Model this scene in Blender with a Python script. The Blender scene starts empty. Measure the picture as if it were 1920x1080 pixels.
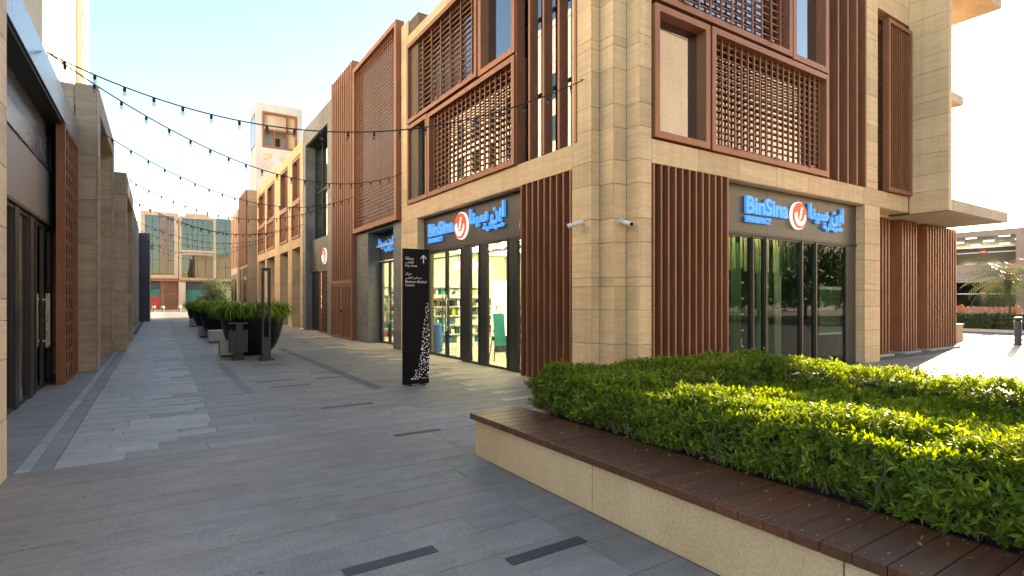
import bpy, bmesh, math, random
import numpy as np
from mathutils import Vector, Matrix
random.seed(7); np.random.seed(7)
SC = bpy.context.scene
COL = SC.collection

# ------------------------------------------------------------------ camera
YAW = math.atan(663/1022); CAM_H = 1.65
cam_d = bpy.data.cameras.new('camera'); cam = bpy.data.objects.new('camera', cam_d); COL.objects.link(cam)
cam_d.sensor_width = 36; cam_d.lens = 36*1022/1920; cam_d.shift_y = 20/1920
cam_d.clip_start = .05; cam_d.clip_end = 3000
cam.location = (0, 0, CAM_H); cam.rotation_euler = (math.radians(90), 0, -YAW)
SC.camera = cam
# ------------------------------------------------------------------ sky, sun, exposure
SUN_EL = math.radians(9.3); SUN_DIR = Vector((1.33, .29, 0)).normalized()
world = bpy.data.worlds.new('World'); SC.world = world; world.use_nodes = True
wn = world.node_tree; bg = wn.nodes['Background']
sky = wn.nodes.new('ShaderNodeTexSky'); sky.sky_type = 'NISHITA'; sky.sun_disc = False
sky.sun_elevation = SUN_EL; sky.sun_rotation = math.atan2(SUN_DIR.x, SUN_DIR.y)
sky.air_density = 1.0; sky.dust_density = .8; sky.ozone_density = 1.8; sky.altitude = 10
wn.links.new(sky.outputs[0], bg.inputs[0]); bg.inputs[1].default_value = .085
sl = bpy.data.lights.new('sun', 'SUN'); sun = bpy.data.objects.new('sun', sl); COL.objects.link(sun)
sl.energy = 5; sl.angle = math.radians(.6); sl.color = (1, .86, .66)
sv = Vector((SUN_DIR.x*math.cos(SUN_EL), SUN_DIR.y*math.cos(SUN_EL), math.sin(SUN_EL)))
sun.rotation_euler = sv.to_track_quat('Z', 'Y').to_euler(); sun.location = (40, 10, 30)
SC.view_settings.view_transform = 'Standard'; SC.view_settings.look = 'None'
SC.view_settings.gamma = 1; SC.view_settings.use_curve_mapping = False
SC.view_settings.exposure = 3.12
SC.view_settings.use_white_balance = True; SC.view_settings.white_balance_temperature = 7200; SC.view_settings.white_balance_tint = 14

# ------------------------------------------------------------------ materials
def nmat(name):
    m = bpy.data.materials.new(name); m.use_nodes = True
    nt = m.node_tree; return m, nt, nt.nodes['Principled BSDF']
def N(nt, t, **k):
    n = nt.nodes.new(t)
    for a, v in k.items():
        if a in n.inputs.keys(): n.inputs[a].default_value = v
        else: setattr(n, a, v)
    return n
def ramp(nt, src, stops):
    r = nt.nodes.new('ShaderNodeValToRGB'); e = r.color_ramp.elements
    while len(e) < len(stops): e.new(.5)
    for i, (p, c) in enumerate(stops):
        e[i].position = p; e[i].color = (*c, 1)
    nt.links.new(src, r.inputs[0]); return r.outputs[0]
def pos(nt, scale=(1, 1, 1), jitter=True):
    g = nt.nodes.new('ShaderNodeNewGeometry'); mp = nt.nodes.new('ShaderNodeMapping'); mp.inputs['Scale'].default_value = scale
    src = g.outputs['Position']
    if jitter:
        oi = nt.nodes.new('ShaderNodeObjectInfo'); mu = N(nt, 'ShaderNodeMath', operation='MULTIPLY'); mu.inputs[1].default_value = 37.
        nt.links.new(oi.outputs['Random'], mu.inputs[0]); ad = N(nt, 'ShaderNodeVectorMath', operation='ADD')
        nt.links.new(src, ad.inputs[0]); nt.links.new(mu.outputs[0], ad.inputs[1]); src = ad.outputs[0]
    nt.links.new(src, mp.inputs[0]); return mp.outputs[0]
def mul(nt, a, b, fac=1.):
    x = nt.nodes.new('ShaderNodeMix'); x.data_type = 'RGBA'; x.blend_type = 'MULTIPLY'; x.inputs[0].default_value = fac
    nt.links.new(a, x.inputs[6]); nt.links.new(b, x.inputs[7]); return x.outputs[2]
def bump(nt, b, h, s=.2, d=.01):
    bp = nt.nodes.new('ShaderNodeBump'); bp.inputs['Strength'].default_value = s; bp.inputs['Distance'].default_value = d
    nt.links.new(h, bp.inputs['Height']); nt.links.new(bp.outputs[0], b.inputs['Normal'])
M = {}
def stone(name, c0, c1, c2, vs=(1.2, 1.2, 14), var=.22, rough=.7, det=6, bmp=.25):
    m, nt, b = nmat(name)
    n1 = N(nt, 'ShaderNodeTexNoise', Scale=1., Detail=det, Roughness=.6, Distortion=.8); nt.links.new(pos(nt, vs), n1.inputs[0])
    col = ramp(nt, n1.outputs[0], [(.28, c0), (.5, c1), (.72, c2)])
    oi = nt.nodes.new('ShaderNodeObjectInfo')
    v = ramp(nt, oi.outputs['Random'], [(0, (1-var,)*3), (.5, (1, 1-.02, 1-.05)), (1, (1, 1, 1))])
    col = mul(nt, col, v)
    n2 = N(nt, 'ShaderNodeTexNoise', Scale=.5, Detail=4.); nt.links.new(pos(nt, (1, 1, .35), False), n2.inputs[0])
    col = mul(nt, col, ramp(nt, n2.outputs[0], [(.3, (.82, .82, .82)), (.7, (1, 1, 1))]))
    n5 = N(nt, 'ShaderNodeTexNoise', Scale=1., Detail=5., Roughness=.7); nt.links.new(pos(nt, (5, 5, .25), False), n5.inputs[0])
    col = mul(nt, col, ramp(nt, n5.outputs[0], [(.3, (.86, .84, .82)), (.55, (1, 1, 1))]))
    nt.links.new(col, b.inputs['Base Color']); b.inputs['Roughness'].default_value = rough
    bump(nt, b, n1.outputs[0], bmp, .006); M[name] = m; return m
def plain(name, c, rough=.5, metal=0., var=.15, ns=6., bs=.0, spec=None, aniso=None, tint=.05):
    m, nt, b = nmat(name)
    n = N(nt, 'ShaderNodeTexNoise', Scale=ns, Detail=5., Roughness=.6); nt.links.new(pos(nt, aniso or (1, 1, 1)), n.inputs[0])
    col = ramp(nt, n.outputs[0], [(.3, tuple(x*(1-var) for x in c)), (.7, tuple(min(1, x*(1+var)) for x in c))])
    oi = nt.nodes.new('ShaderNodeObjectInfo'); col = mul(nt, col, ramp(nt, oi.outputs['Random'], [(0, (1-tint,)*3), (1, (1+tint*.6,)*3)]))
    nt.links.new(col, b.inputs['Base Color']); b.inputs['Metallic'].default_value = metal
    rr = N(nt, 'ShaderNodeMapRange'); rr.inputs[3].default_value = max(.02, rough-.08); rr.inputs[4].default_value = min(1, rough+.1)
    nt.links.new(n.outputs[0], rr.inputs[0]); nt.links.new(rr.outputs[0], b.inputs['Roughness'])
    if spec is not None: b.inputs['Specular IOR Level'].default_value = spec
    if bs: bump(nt, b, n.outputs[0], bs, .005)
    M[name] = m; return m
def glass(name, tint, base, rough=.0, ior=1.5):
    m, nt, b = nmat(name); nt.nodes.remove(b); out = nt.nodes['Material Output']
    tr = N(nt, 'ShaderNodeBsdfTransparent'); tr.inputs[0].default_value = (*tint, 1)
    gl = N(nt, 'ShaderNodeBsdfGlossy'); gl.inputs['Roughness'].default_value = rough; gl.inputs['Color'].default_value = (.95, .97, 1, 1)
    fr = N(nt, 'ShaderNodeFresnel', IOR=ior); ad = N(nt, 'ShaderNodeMath', operation='ADD', use_clamp=True); ad.inputs[1].default_value = base
    nn = N(nt, 'ShaderNodeTexNoise', Scale=.9, Detail=1.); nt.links.new(pos(nt), nn.inputs[0])
    bp = nt.nodes.new('ShaderNodeBump'); bp.inputs['Strength'].default_value = .02; bp.inputs['Distance'].default_value = .05
    nt.links.new(nn.outputs[0], bp.inputs['Height']); nt.links.new(bp.outputs[0], gl.inputs['Normal'])
    nt.links.new(fr.outputs[0], ad.inputs[0]); mx = N(nt, 'ShaderNodeMixShader')
    ge = nt.nodes.new('ShaderNodeNewGeometry'); iv = N(nt, 'ShaderNodeMath', operation='SUBTRACT'); iv.inputs[0].default_value = 1.; nt.links.new(ge.outputs['Backfacing'], iv.inputs[1])
    mf = N(nt, 'ShaderNodeMath', operation='MULTIPLY'); nt.links.new(ad.outputs[0], mf.inputs[0]); nt.links.new(iv.outputs[0], mf.inputs[1]); ad = mf
    nt.links.new(ad.outputs[0], mx.inputs[0]); nt.links.new(tr.outputs[0], mx.inputs[1]); nt.links.new(gl.outputs[0], mx.inputs[2])
    nt.links.new(mx.outputs[0], out.inputs[0]); M[name] = m; return m
def emit(name, c, s):
    m, nt, b = nmat(name); b.inputs['Base Color'].default_value = (*c, 1)
    b.inputs['Emission Color'].default_value = (*c, 1); b.inputs['Emission Strength'].default_value = s; M[name] = m; return m
def leafmat(name, dark, mid, bright, trans=.35):
    m, nt, b = nmat(name); out = nt.nodes['Material Output']
    a = N(nt, 'ShaderNodeAttribute', attribute_name='v'); oi = nt.nodes.new('ShaderNodeObjectInfo')
    col = ramp(nt, a.outputs['Fac'], [(.03, (.16, .09, .03)), (.06, dark), (.55, mid), (1, bright)])
    nt.links.new(col, b.inputs['Base Color']); b.inputs['Roughness'].default_value = .55; b.inputs['Specular IOR Level'].default_value = .25
    t = N(nt, 'ShaderNodeBsdfTranslucent'); hs = N(nt, 'ShaderNodeHueSaturation', Saturation=1.15, Value=1.5); hs.inputs['Hue'].default_value = .485
    nt.links.new(col, hs.inputs['Color']); nt.links.new(hs.outputs[0], t.inputs[0]); mx = N(nt, 'ShaderNodeMixShader'); mx.inputs[0].default_value = trans
    nt.links.new(b.outputs[0], mx.inputs[1]); nt.links.new(t.outputs[0], mx.inputs[2]); nt.links.new(mx.outputs[0], out.inputs[0]); M[name] = m
stone('travertine', (.68, .46, .235), (.77, .545, .305), (.84, .62, .375), var=.18)
stone('travertine_pale', (.54, .42, .29), (.64, .51, .365), (.71, .58, .43))
stone('travertine_grey', (.39, .295, .19), (.49, .38, .26), (.57, .46, .33))
stone('slate', (.125, .13, .12), (.185, .19, .175), (.24, .245, .225), (1.5, 1.5, 2.5), .2, .55)
stone('slate_sky_tint', (.16, .18, .21), (.215, .24, .275), (.265, .295, .335), (.8, .8, 2), .25, .2, bmp=.01)  # slate with the blue of the reflected sky put into its colour
stone('slate_dark', (.045, .055, .075), (.07, .083, .105), (.10, .115, .14), (.8, .8, 2), .25, .5)
stone('white_render', (.56, .56, .555), (.62, .62, .615), (.67, .67, .665), (.4, .4, .4), .05, .8)
stone('pale_render', (.45, .37, .29), (.52, .43, .345), (.57, .48, .39), (.4, .4, .4), .05, .8)
stone('pink_render', (.42, .27, .20), (.50, .33, .25), (.56, .38, .30), (.3, .3, .3), .05, .85)
plain('bronze', (.30, .122, .062), .45, .25, .16, 2., spec=.35, aniso=(2, 2, .6), tint=.14)
plain('bronze_edge', (.27, .12, .07), .38, .4, .1, 3.)
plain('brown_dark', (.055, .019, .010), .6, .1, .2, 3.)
plain('fascia_metal', (.27, .265, .26), .4, .4, .06, 1.2)
plain('joint_dark', (.16, .115, .07), .9)
plain('fascia', (.085, .076, .064), .40, .4, .12, 2.5)
plain('frame_dark', (.04, .042, .04), .42, .5, .15, 4.)
plain('black_steel', (.005, .005, .0055), .5, 0, .2, 5., spec=.15)
plain('steel', (.55, .55, .54), .28, .9, .05, 5.)
plain('concrete', (.42, .40, .35), .85, 0, .12, 14., .3)
plain('pot_dark', (.007, .009, .009), .35, 0, .4, 4., spec=.25)
plain('bin_grey', (.05, .06, .058), .5, .3, .15, 6.)
plain('soil', (.06, .04, .028), .95, 0, .5, 40., .6)
plain('white', (.78, .77, .74), .5, 0, .03)
plain('white_plastic', (.62, .62, .59), .4, 0, .05)
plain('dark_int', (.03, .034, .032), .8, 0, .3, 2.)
plain('int_wall', (.66, .65, .50), .8, 0, .06, 1.)
plain('int_white', (.74, .73, .62), .7, 0, .04, 1.)
plain('int_floor', (.58, .56, .46), .25, 0, .06, 2.)
plain('curtain_dark', (.055, .075, .06), .8, 0, .35, 1.5, aniso=(9, 9, .15))
plain('curtain_green', (.10, .17, .11), .7, 0, .3, 1.5, aniso=(8, 8, .15))
plain('gold', (.85, .70, .40), .45, 0, .1, 8.)
plain('teal', (.02, .30, .30), .5, 0, .1)
plain('blue_paint', (.03, .13, .42), .5, 0, .1)
plain('lime', (.35, .48, .05), .6, 0, .1)
plain('yellow', (.75, .45, .04), .6, 0, .1)
plain('brown_board', (.14, .115, .10), .7, 0, .08)
plain('joint_sand', (.10, .095, .085), .95, 0, .3, 30.)
plain('asphalt', (.13, .125, .12), .85, 0, .2, 20., .3)
plain('sand', (.30, .27, .23), .9, 0, .15, 1.)
plain('bark', (.13, .095, .06), .9, 0, .3, 15., .5)
plain('red', (.5, .035, .025), .5, 0, .1)
plain('green_poster', (.015, .16, .13), .5, 0, .3, .6)
plain('red_poster', (.30, .035, .03), .5, 0, .4, .6)
plain('cable', (.012, .012, .013), .6)
plain('navy', (.035, .05, .075), .4, .2, .15, 1.5)
plain('sun_cream', (.40, .355, .29), .8, 0, .05, .5)
glass('shop_glass', (.90, .95, .90), .02)
glass('win_glass', (.35, .46, .38), .22)
glass('win_glass_green', (.30, .50, .38), .10)
glass('mirror_glass', (.5, .52, .5), .42)
glass('dim_glass', (.66, .78, .66), .0, ior=1.3)
emit('light_panel', (1, .93, .68), 9.)
emit('pink_neon', (.9, .10, .42), 1.2)
emit('lit_poster', (.85, .85, .42), .5)
emit('garage_lamp', (1, .95, .8), 1.)
emit('sign_blue', (.05, .30, .78), .10)
emit('sign_orange', (.78, .085, .02), .05)
emit('sign_white', (.80, .78, .74), .12)
glass('bulb_glass', (.75, .75, .72), .08)
leafmat('leaf_hedge', (.04, .072, .010), (.13, .19, .018), (.30, .345, .035), .45)
leafmat('leaf_sunlit', (.07, .12, .012), (.19, .27, .02), (.38, .43, .035), .5)  # sunlight on the low shrubs put into a brighter leaf colour
leafmat('leaf_pot', (.07, .14, .016), (.19, .32, .03), (.44, .53, .06), .4)
leafmat('leaf_dry', (.12, .07, .03), (.2, .13, .05), (.28, .2, .08), .1)
leafmat('leaf_olive', (.025, .04, .015), (.055, .08, .03), (.10, .13, .05), .25)
leafmat('leaf_palm', (.06, .075, .035), (.10, .125, .05), (.15, .17, .07), .3)
# timber decking
m, nt, b = nmat('deck'); n = N(nt, 'ShaderNodeTexNoise', Scale=1., Detail=6., Roughness=.65); nt.links.new(pos(nt, (2, 45, 20)), n.inputs[0])
oi = nt.nodes.new('ShaderNodeObjectInfo')
c = mul(nt, ramp(nt, n.outputs[0], [(.3, (.085, .029, .014)), (.7, (.17, .063, .030))]), ramp(nt, oi.outputs['Random'], [(0, (.72,)*3), (1, (1.1, 1.05, 1.))]))
nt.links.new(c, b.inputs['Base Color']); b.inputs['Roughness'].default_value = .42; bump(nt, b, n.outputs[0], .3, .003); M['deck'] = m
# planter render with small pits
m, nt, b = nmat('planter_render'); v = N(nt, 'ShaderNodeTexVoronoi', Scale=42.); nt.links.new(pos(nt, (1, 1, 1), False), v.inputs[0])
n = N(nt, 'ShaderNodeTexNoise', Scale=3., Detail=5.); nt.links.new(pos(nt, (1, 1, .6), False), n.inputs[0])
n3 = N(nt, 'ShaderNodeTexNoise', Scale=55., Detail=2.); nt.links.new(pos(nt, (1, 1, 1), False), n3.inputs[0])
c = mul(nt, ramp(nt, n.outputs[0], [(.3, (.58, .38, .215)), (.7, (.68, .465, .28))]), ramp(nt, v.outputs[0], [(.10, (.70, .66, .6)), (.2, (1, 1, 1))]), .8)
c = mul(nt, c, ramp(nt, n3.outputs[0], [(.3, (.82, .82, .82)), (.6, (1, 1, 1))]))
gz = nt.nodes.new('ShaderNodeNewGeometry'); sp = nt.nodes.new('ShaderNodeSeparateXYZ'); nt.links.new(gz.outputs['Position'], sp.inputs[0])
nt.links.new(c, b.inputs['Base Color']); b.inputs['Roughness'].default_value = .85; bump(nt, b, v.outputs[0], .3, .004); M['planter_render'] = m
# paving: tone per slab (object colour, or face attribute for the joined field)
def paving(name, attr):
    m, nt, b = nmat(name)
    if attr: src = N(nt, 'ShaderNodeAttribute', attribute_name='tone').outputs['Color']
    else: src = nt.nodes.new('ShaderNodeObjectInfo').outputs['Color']
    n = N(nt, 'ShaderNodeTexNoise', Scale=1., Detail=7., Roughness=.65); nt.links.new(pos(nt, (2.2, 7, 3), not attr), n.inputs[0])
    n2 = N(nt, 'ShaderNodeTexNoise', Scale=55., Detail=6., Roughness=.8); nt.links.new(pos(nt, (1, 1, 1), False), n2.inputs[0])
    n3 = N(nt, 'ShaderNodeTexNoise', Scale=.45, Detail=5.); nt.links.new(pos(nt, (1, 1, 1), False), n3.inputs[0])
    c = mul(nt, src, ramp(nt, n.outputs[0], [(.3, (.80, .80, .80)), (.7, (1.12, 1.12, 1.12))]))
    c = mul(nt, c, ramp(nt, n2.outputs[0], [(.32, (.60, .60, .60)), (.5, (1, 1, 1)), (.68, (1.3, 1.3, 1.3))]))
    c = mul(nt, c, ramp(nt, n3.outputs[0], [(.35, (.84, .83, .82)), (.65, (1.05, 1.05, 1.05))]))
    vo = N(nt, 'ShaderNodeTexVoronoi', Scale=2.6); nt.links.new(pos(nt, (1, 1, 1), False), vo.inputs[0])
    c = mul(nt, c, ramp(nt, vo.outputs[0], [(.0, (.55, .54, .52)), (.045, (.62, .61, .6)), (.06, (1, 1, 1))]))
    n4 = N(nt, 'ShaderNodeTexNoise', Scale=1.7, Detail=8., Roughness=.75, Distortion=1.5); nt.links.new(pos(nt, (1, 1, 1), False), n4.inputs[0])
    c = mul(nt, c, ramp(nt, n4.outputs[0], [(.36, (.88, .87, .86)), (.5, (1, 1, 1)), (.66, (1.08, 1.075, 1.07))]))
    nt.links.new(c, b.inputs['Base Color']); rr = N(nt, 'ShaderNodeMapRange'); rr.inputs[3].default_value = .45; rr.inputs[4].default_value = .75
    nt.links.new(n3.outputs[0], rr.inputs[0]); nt.links.new(rr.outputs[0], b.inputs['Roughness']); bump(nt, b, n2.outputs[0], .25, .003); M[name] = m
paving('pave_obj', False); paving('pave_attr', True)

# ------------------------------------------------------------------ helpers
W = {}          # world position of every object (nothing is rotated)
CACHE = {}
def link(o, p, w, name=None):
    COL.objects.link(o); W[o.name] = Vector(w)
    if p is not None: o.parent = p; o.location = Vector(w) - W[p.name]
    else: o.location = w
    return o
def tag(o, label, cat=None, group=None, kind=None):
    if label: o['label'] = label
    if cat: o['category'] = cat
    if group: o['group'] = group
    if kind: o['kind'] = kind
    return o
def thing(name, label, cat, w, group=None):
    return tag(link(bpy.data.objects.new(name, None), None, w), label, cat, group)
def mesh_of(bm, mat, smooth=False):
    me = bpy.data.meshes.new('mesh'); bm.to_mesh(me); bm.free()
    if mat: me.materials.append(M[mat])
    if smooth:
        for p in me.polygons: p.use_smooth = True
    return me
def bmbox(bm, x0, x1, y0, y1, z0, z1):
    v = [bm.verts.new((x, y, z)) for x in (x0, x1) for y in (y0, y1) for z in (z0, z1)]
    for f in ((0, 1, 3, 2), (4, 6, 7, 5), (0, 4, 5, 1), (2, 3, 7, 6), (0, 2, 6, 4), (1, 5, 7, 3)): bm.faces.new([v[i] for i in f])
def B(name, p, mat, x0, x1, y0, y1, z0, z1, bev=0., w=None):
    if x1 < x0: x0, x1 = x1, x0
    if y1 < y0: y0, y1 = y1, y0
    if z1 < z0: z0, z1 = z1, z0
    dx, dy, dz = round(x1-x0, 4), round(y1-y0, 4), round(z1-z0, 4); k = (dx, dy, dz, mat, bev)
    if k not in CACHE:
        bm = bmesh.new(); bmbox(bm, -dx/2, dx/2, -dy/2, dy/2, -dz/2, dz/2)
        if bev: bmesh.ops.bevel(bm, geom=bm.edges[:], offset=min(bev, .3*min(dx, dy, dz)), segments=1, affect='EDGES')
        CACHE[k] = mesh_of(bm, mat)
    return link(bpy.data.objects.new(name, CACHE[k]), p, ((x0+x1)/2, (y0+y1)/2, (z0+z1)/2))
def J(name, p, mat, boxes, kind=None):
    """several boxes joined into one mesh object"""
    bm = bmesh.new(); b0 = boxes[0]; c = Vector(((b0[0]+b0[1])/2, (b0[2]+b0[3])/2, (b0[4]+b0[5])/2))
    for x0, x1, y0, y1, z0, z1 in boxes:
        bmbox(bm, *(sorted((x0-c.x, x1-c.x))), *(sorted((y0-c.y, y1-c.y))), *(sorted((z0-c.z, z1-c.z))))
    o = link(bpy.data.objects.new(name, mesh_of(bm, mat)), p, c)
    if kind: o['kind'] = kind
    return o
def fr(F, a0, a1, z0, z1, d0, d1):
    ax, c, s = F; lo, hi = sorted((c+s*d0, c+s*d1)); a0, a1 = sorted((a0, a1))
    return (lo, hi, a0, a1, z0, z1) if ax == 'x' else (a0, a1, lo, hi, z0, z1)
def fb(F, name, p, mat, a0, a1, z0, z1, d0, d1, bev=0.): return B(name, p, mat, *fr(F, a0, a1, z0, z1, d0, d1), bev)
def fframe(F, name, p, mat, a0, a1, z0, z1, w, d0, d1):
    a0, a1 = sorted((a0, a1))
    return J(name, p, mat, [fr(F, a0, a1, z0, z0+w, d0, d1), fr(F, a0, a1, z1-w, z1, d0, d1), fr(F, a0, a0+w, z0+w, z1-w, d0, d1), fr(F, a1-w, a1, z0+w, z1-w, d0, d1)])
def win(F, p, a0, a1, z0, z1, w=.12, d0=-.06, d1=.22, gd=.16, gmat='win_glass', fmat='bronze', name='window_frame'):
    f = fframe(F, name, p, fmat, a0, a1, z0, z1, w, d0, d1); a0, a1 = sorted((a0, a1))
    fb(F, 'pane', f, gmat, a0+w-.005, a1-w+.005, z0+w-.005, z1-w+.005, gd, gd+.012); return f
def lattice(F, p, a0, a1, z0, z1, nv, nh, bw=.026, d=.03, mat='bronze', hb=None, brackets=3, fw=.12):
    """bronze frame > pane, single lattice bars, small brackets"""
    f = win(F, p, a0, a1, z0, z1, fw, -.07, .26, .24); a0, a1 = sorted((a0, a1)); i0, i1, j0, j1 = a0+fw, a1-fw, z0+fw, z1-fw; hb = hb or bw
    for i in range(nv):
        a = i0+(i1-i0)*(i+.5)/nv; fb(F, 'lattice_bar', f, mat, a-bw/2, a+bw/2, j0-.004, j1+.004, d, d+.035)
    for i in range(nh):
        z = j0+(j1-j0)*(i+.5)/nh; fb(F, 'lattice_bar', f, mat, i0-.004, i1+.004, z-hb/2, z+hb/2, d+.038, d+.075)
    for i in range(brackets):
        a = i0+(i1-i0)*(i+.5)/brackets; fb(F, 'bracket', f, 'bronze_edge', a-.06, a+.06, z0+fw, z0+fw+.035, -.10, .02)
    return f
def clad(F, p, a0, a1, zs, mat='travertine', step=1.15, d0=0., d1=.03, gap=.008, off=True):
    """stone panels in courses"""
    a0, a1 = sorted((a0, a1)); n = max(1, round((a1-a0)/step))
    for r in range(len(zs)-1):
        cuts = [a0+(a1-a0)*i/n for i in range(n+1)]
        if off and n > 1 and r % 2: cuts = [a0]+[a0+(a1-a0)*(i+.5)/n for i in range(n)]+[a1]
        for c0, c1 in zip(cuts, cuts[1:]):
            j = random.uniform(0, .0015); fb(F, 'stone_panel', p, mat, c0+gap/2, c1-gap/2, zs[r]+gap/2, zs[r+1]-gap/2, d0+j, d1)
def fins(F, p, a0, a1, n, z0, z1, w, d0, d1, mat='bronze', edge=True, name='louver_fin'):
    for i in range(n):
        a = a0+(a1-a0)*i/(n-1); fb(F, name, p, mat, a-w/2, a+w/2, z0, z1, d0, d1)
ZS = [0, .42, .84, 1.45, 1.87, 2.03, 2.65, 3.07, 3.69, 4.11, 4.69, 5.10, 5.73, 6.14, 6.30, 6.92, 7.34, 7.96, 8.38, 8.54, 9.16, 9.78]
def zr(a, b):
    return [a]+[z for z in ZS if a+.12 < z < b-.12]+[b]
def poly_obj(name, p, mat, bm, w, smooth=False, kind=None):
    o = link(bpy.data.objects.new(name, mesh_of(bm, mat, smooth)), p, w)
    if kind: o['kind'] = kind
    return o
def lathe(prof, n=40):
    bm = bmesh.new(); rings = []
    for r, z in prof: rings.append([bm.verts.new((r*math.cos(2*math.pi*i/n), r*math.sin(2*math.pi*i/n), z)) for i in range(n)])
    for a, b_ in zip(rings, rings[1:]):
        for i in range(n): bm.faces.new((a[i], a[(i+1) % n], b_[(i+1) % n], b_[i]))
    bm.faces.new(list(reversed(rings[0]))); bm.faces.new(rings[-1]); return bm
def tube(bm, pts, r, n=6):
    rings = []
    for i, q in enumerate(pts):
        q = Vector(q); t = (Vector(pts[min(i+1, len(pts)-1)])-Vector(pts[max(i-1, 0)])).normalized()
        u = t.cross(Vector((0, 0, 1))); u = u.normalized() if u.length > 1e-4 else Vector((1, 0, 0)); v = t.cross(u); rr = r[i] if isinstance(r, (list, tuple)) else r
        rings.append([bm.verts.new(q+(u*math.cos(k*2*math.pi/n)+v*math.sin(k*2*math.pi/n))*rr) for k in range(n)])
    for a, b_ in zip(rings, rings[1:]):
        for k in range(n): bm.faces.new((a[k], a[(k+1) % n], b_[(k+1) % n], b_[k]))
    bm.faces.new(rings[0]); bm.faces.new(list(reversed(rings[-1])))
def text(name, p, body, mat, width, height, at, face, ext=.02, bold=0.):
    """lettering as mesh; at = lower-left corner on the wall; face gives reading direction"""
    c = bpy.data.curves.new('t', 'FONT'); c.body = body; c.extrude = .5; c.offset = bold; c.resolution_u = 4
    o = bpy.data.objects.new('t', c); COL.objects.link(o); dg = bpy.context.evaluated_depsgraph_get()
    me = bpy.data.meshes.new_from_object(o.evaluated_get(dg)); bpy.data.objects.remove(o); bpy.data.curves.remove(c)
    co = np.array([v.co[:] for v in me.vertices]); lo = co.min(0); hi = co.max(0)
    q = (co-lo)/(hi-lo); a = q[:, 0]*width; z = q[:, 1]*height; d = (q[:, 2]-.5)*ext
    R = {'-x': lambda: np.stack([-d, -a, z], 1), '-y': lambda: np.stack([a, -d, z], 1)}[face]()
    for v, r in zip(me.vertices, R): v.co = r
    me.materials.clear(); me.materials.append(M[mat]); return link(bpy.data.objects.new(name, me), p, at)

# ------------------------------------------------------------------ ground, road
def sheet(name, mat, x0, x1, y0, y1, z, label=None):
    bm = bmesh.new(); bm.faces.new([bm.verts.new(q) for q in ((x0, y0, 0), (x1, y0, 0), (x1, y1, 0), (x0, y1, 0))])
    o = link(bpy.data.objects.new(name, mesh_of(bm, mat)), None, (0, 0, z)); o['kind'] = 'structure'; return o
sheet('ground', 'sand', -900, 1200, -900, 1200, -.16)
pavement = B('pavement', None, 'joint_sand', -14, 32, -25, 80, -.12, -.007); pavement['kind'] = 'structure'
road = sheet('road', 'asphalt', 32.2, 36.5, -60, 120, -.10)
kerb = B('kerb', None, 'concrete', 36.5, 36.75, -60, 120, -.15, .04); kerb['kind'] = 'structure'
LIGHT, MID, FORE, WARM, DARK, SIDE = (.42, .405, .38), (.285, .265, .235), (.275, .246, .212), (.47, .395, .29), (.055, .052, .052), (.26, .25, .235)
def tone(c, v=.09):
    k = random.uniform(1-v, 1+v); return tuple(x*k*random.uniform(.985, 1.015) for x in c)
REST = []
def slab(x0, x1, y0, y1, c, single=True, name='paving_slab', up=0., v=.09):
    g = .0024; h = up+random.uniform(-.0015, .0015); c = tone(c, v)
    if single:
        o = B(name, pavement, 'pave_obj', x0+g, round(x0+g+max(.04, round(x1-x0-2*g, 2)), 4), y0+g, y1-g, -.0065, h); o.color = (*c, 1)
    else: REST.append((x0+g, x1-g, y0+g, y1-g, h, c))
def row(x0, x1, y0, y1, cf, lens, single, **k):
    x = x0-random.uniform(0, .5) if x0 < x1-1 else x0; first = True
    while x < x1-.02:
        l = random.choice(lens); a, b_ = max(x, x0), min(x+l, x1)
        if x1-b_ < .12: b_ = x1
        if b_-a > .05: slab(a, b_, y0, y1, cf((a+b_)/2), single, **k)
        x = b_ if b_ > x else x+l
# foreground field, rows running along x
y = 6.84; k = 0
while y > -6:
    h = (.36, .30, .36, .42, .30)[k % 5]; near = y > 1.6
    row(-2.2 if y > 1 else -8, 2.40 if y < 5.1 else 2.82, y-h, y, lambda x: FORE, (.6, .9, .9, 1.2), near, v=.07); y -= h; k += 1
y = 5.1
while y > -6:                      # light border along the planter
    slab(2.40, 2.79, max(y-.46, -6), y, (.245, .228, .20), y > 1, v=.10); y -= .46
y = 6.84
while y > 5.1:
    row(2.82, 31.8, y-.29, y, lambda x: (.235, .23, .22) if x < 5 else (.24, .215, .18), (.6, .9, 1.2), False); y -= .29
y = 5.1
while y > -25:
    row(7.8, 31.8, y-.45, y, lambda x: (.19, .17, .145), (.6, .9, 1.2), False); y -= .45
y = 12.
while y > 6.84:
    row(23.0, 31.8, y-.45, y, lambda x: (.19, .17, .145), (.6, .9, 1.2), False); y -= .45
# dark accent strips set into the field
for ax, ay, l in ((.93, 3.24, .60), (1.84, 2.82, .60), (2.38, 6.22, .60)): slab(ax, ax+l, ay, ay+.105, DARK, True, 'accent_slab', .0035)
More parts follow.
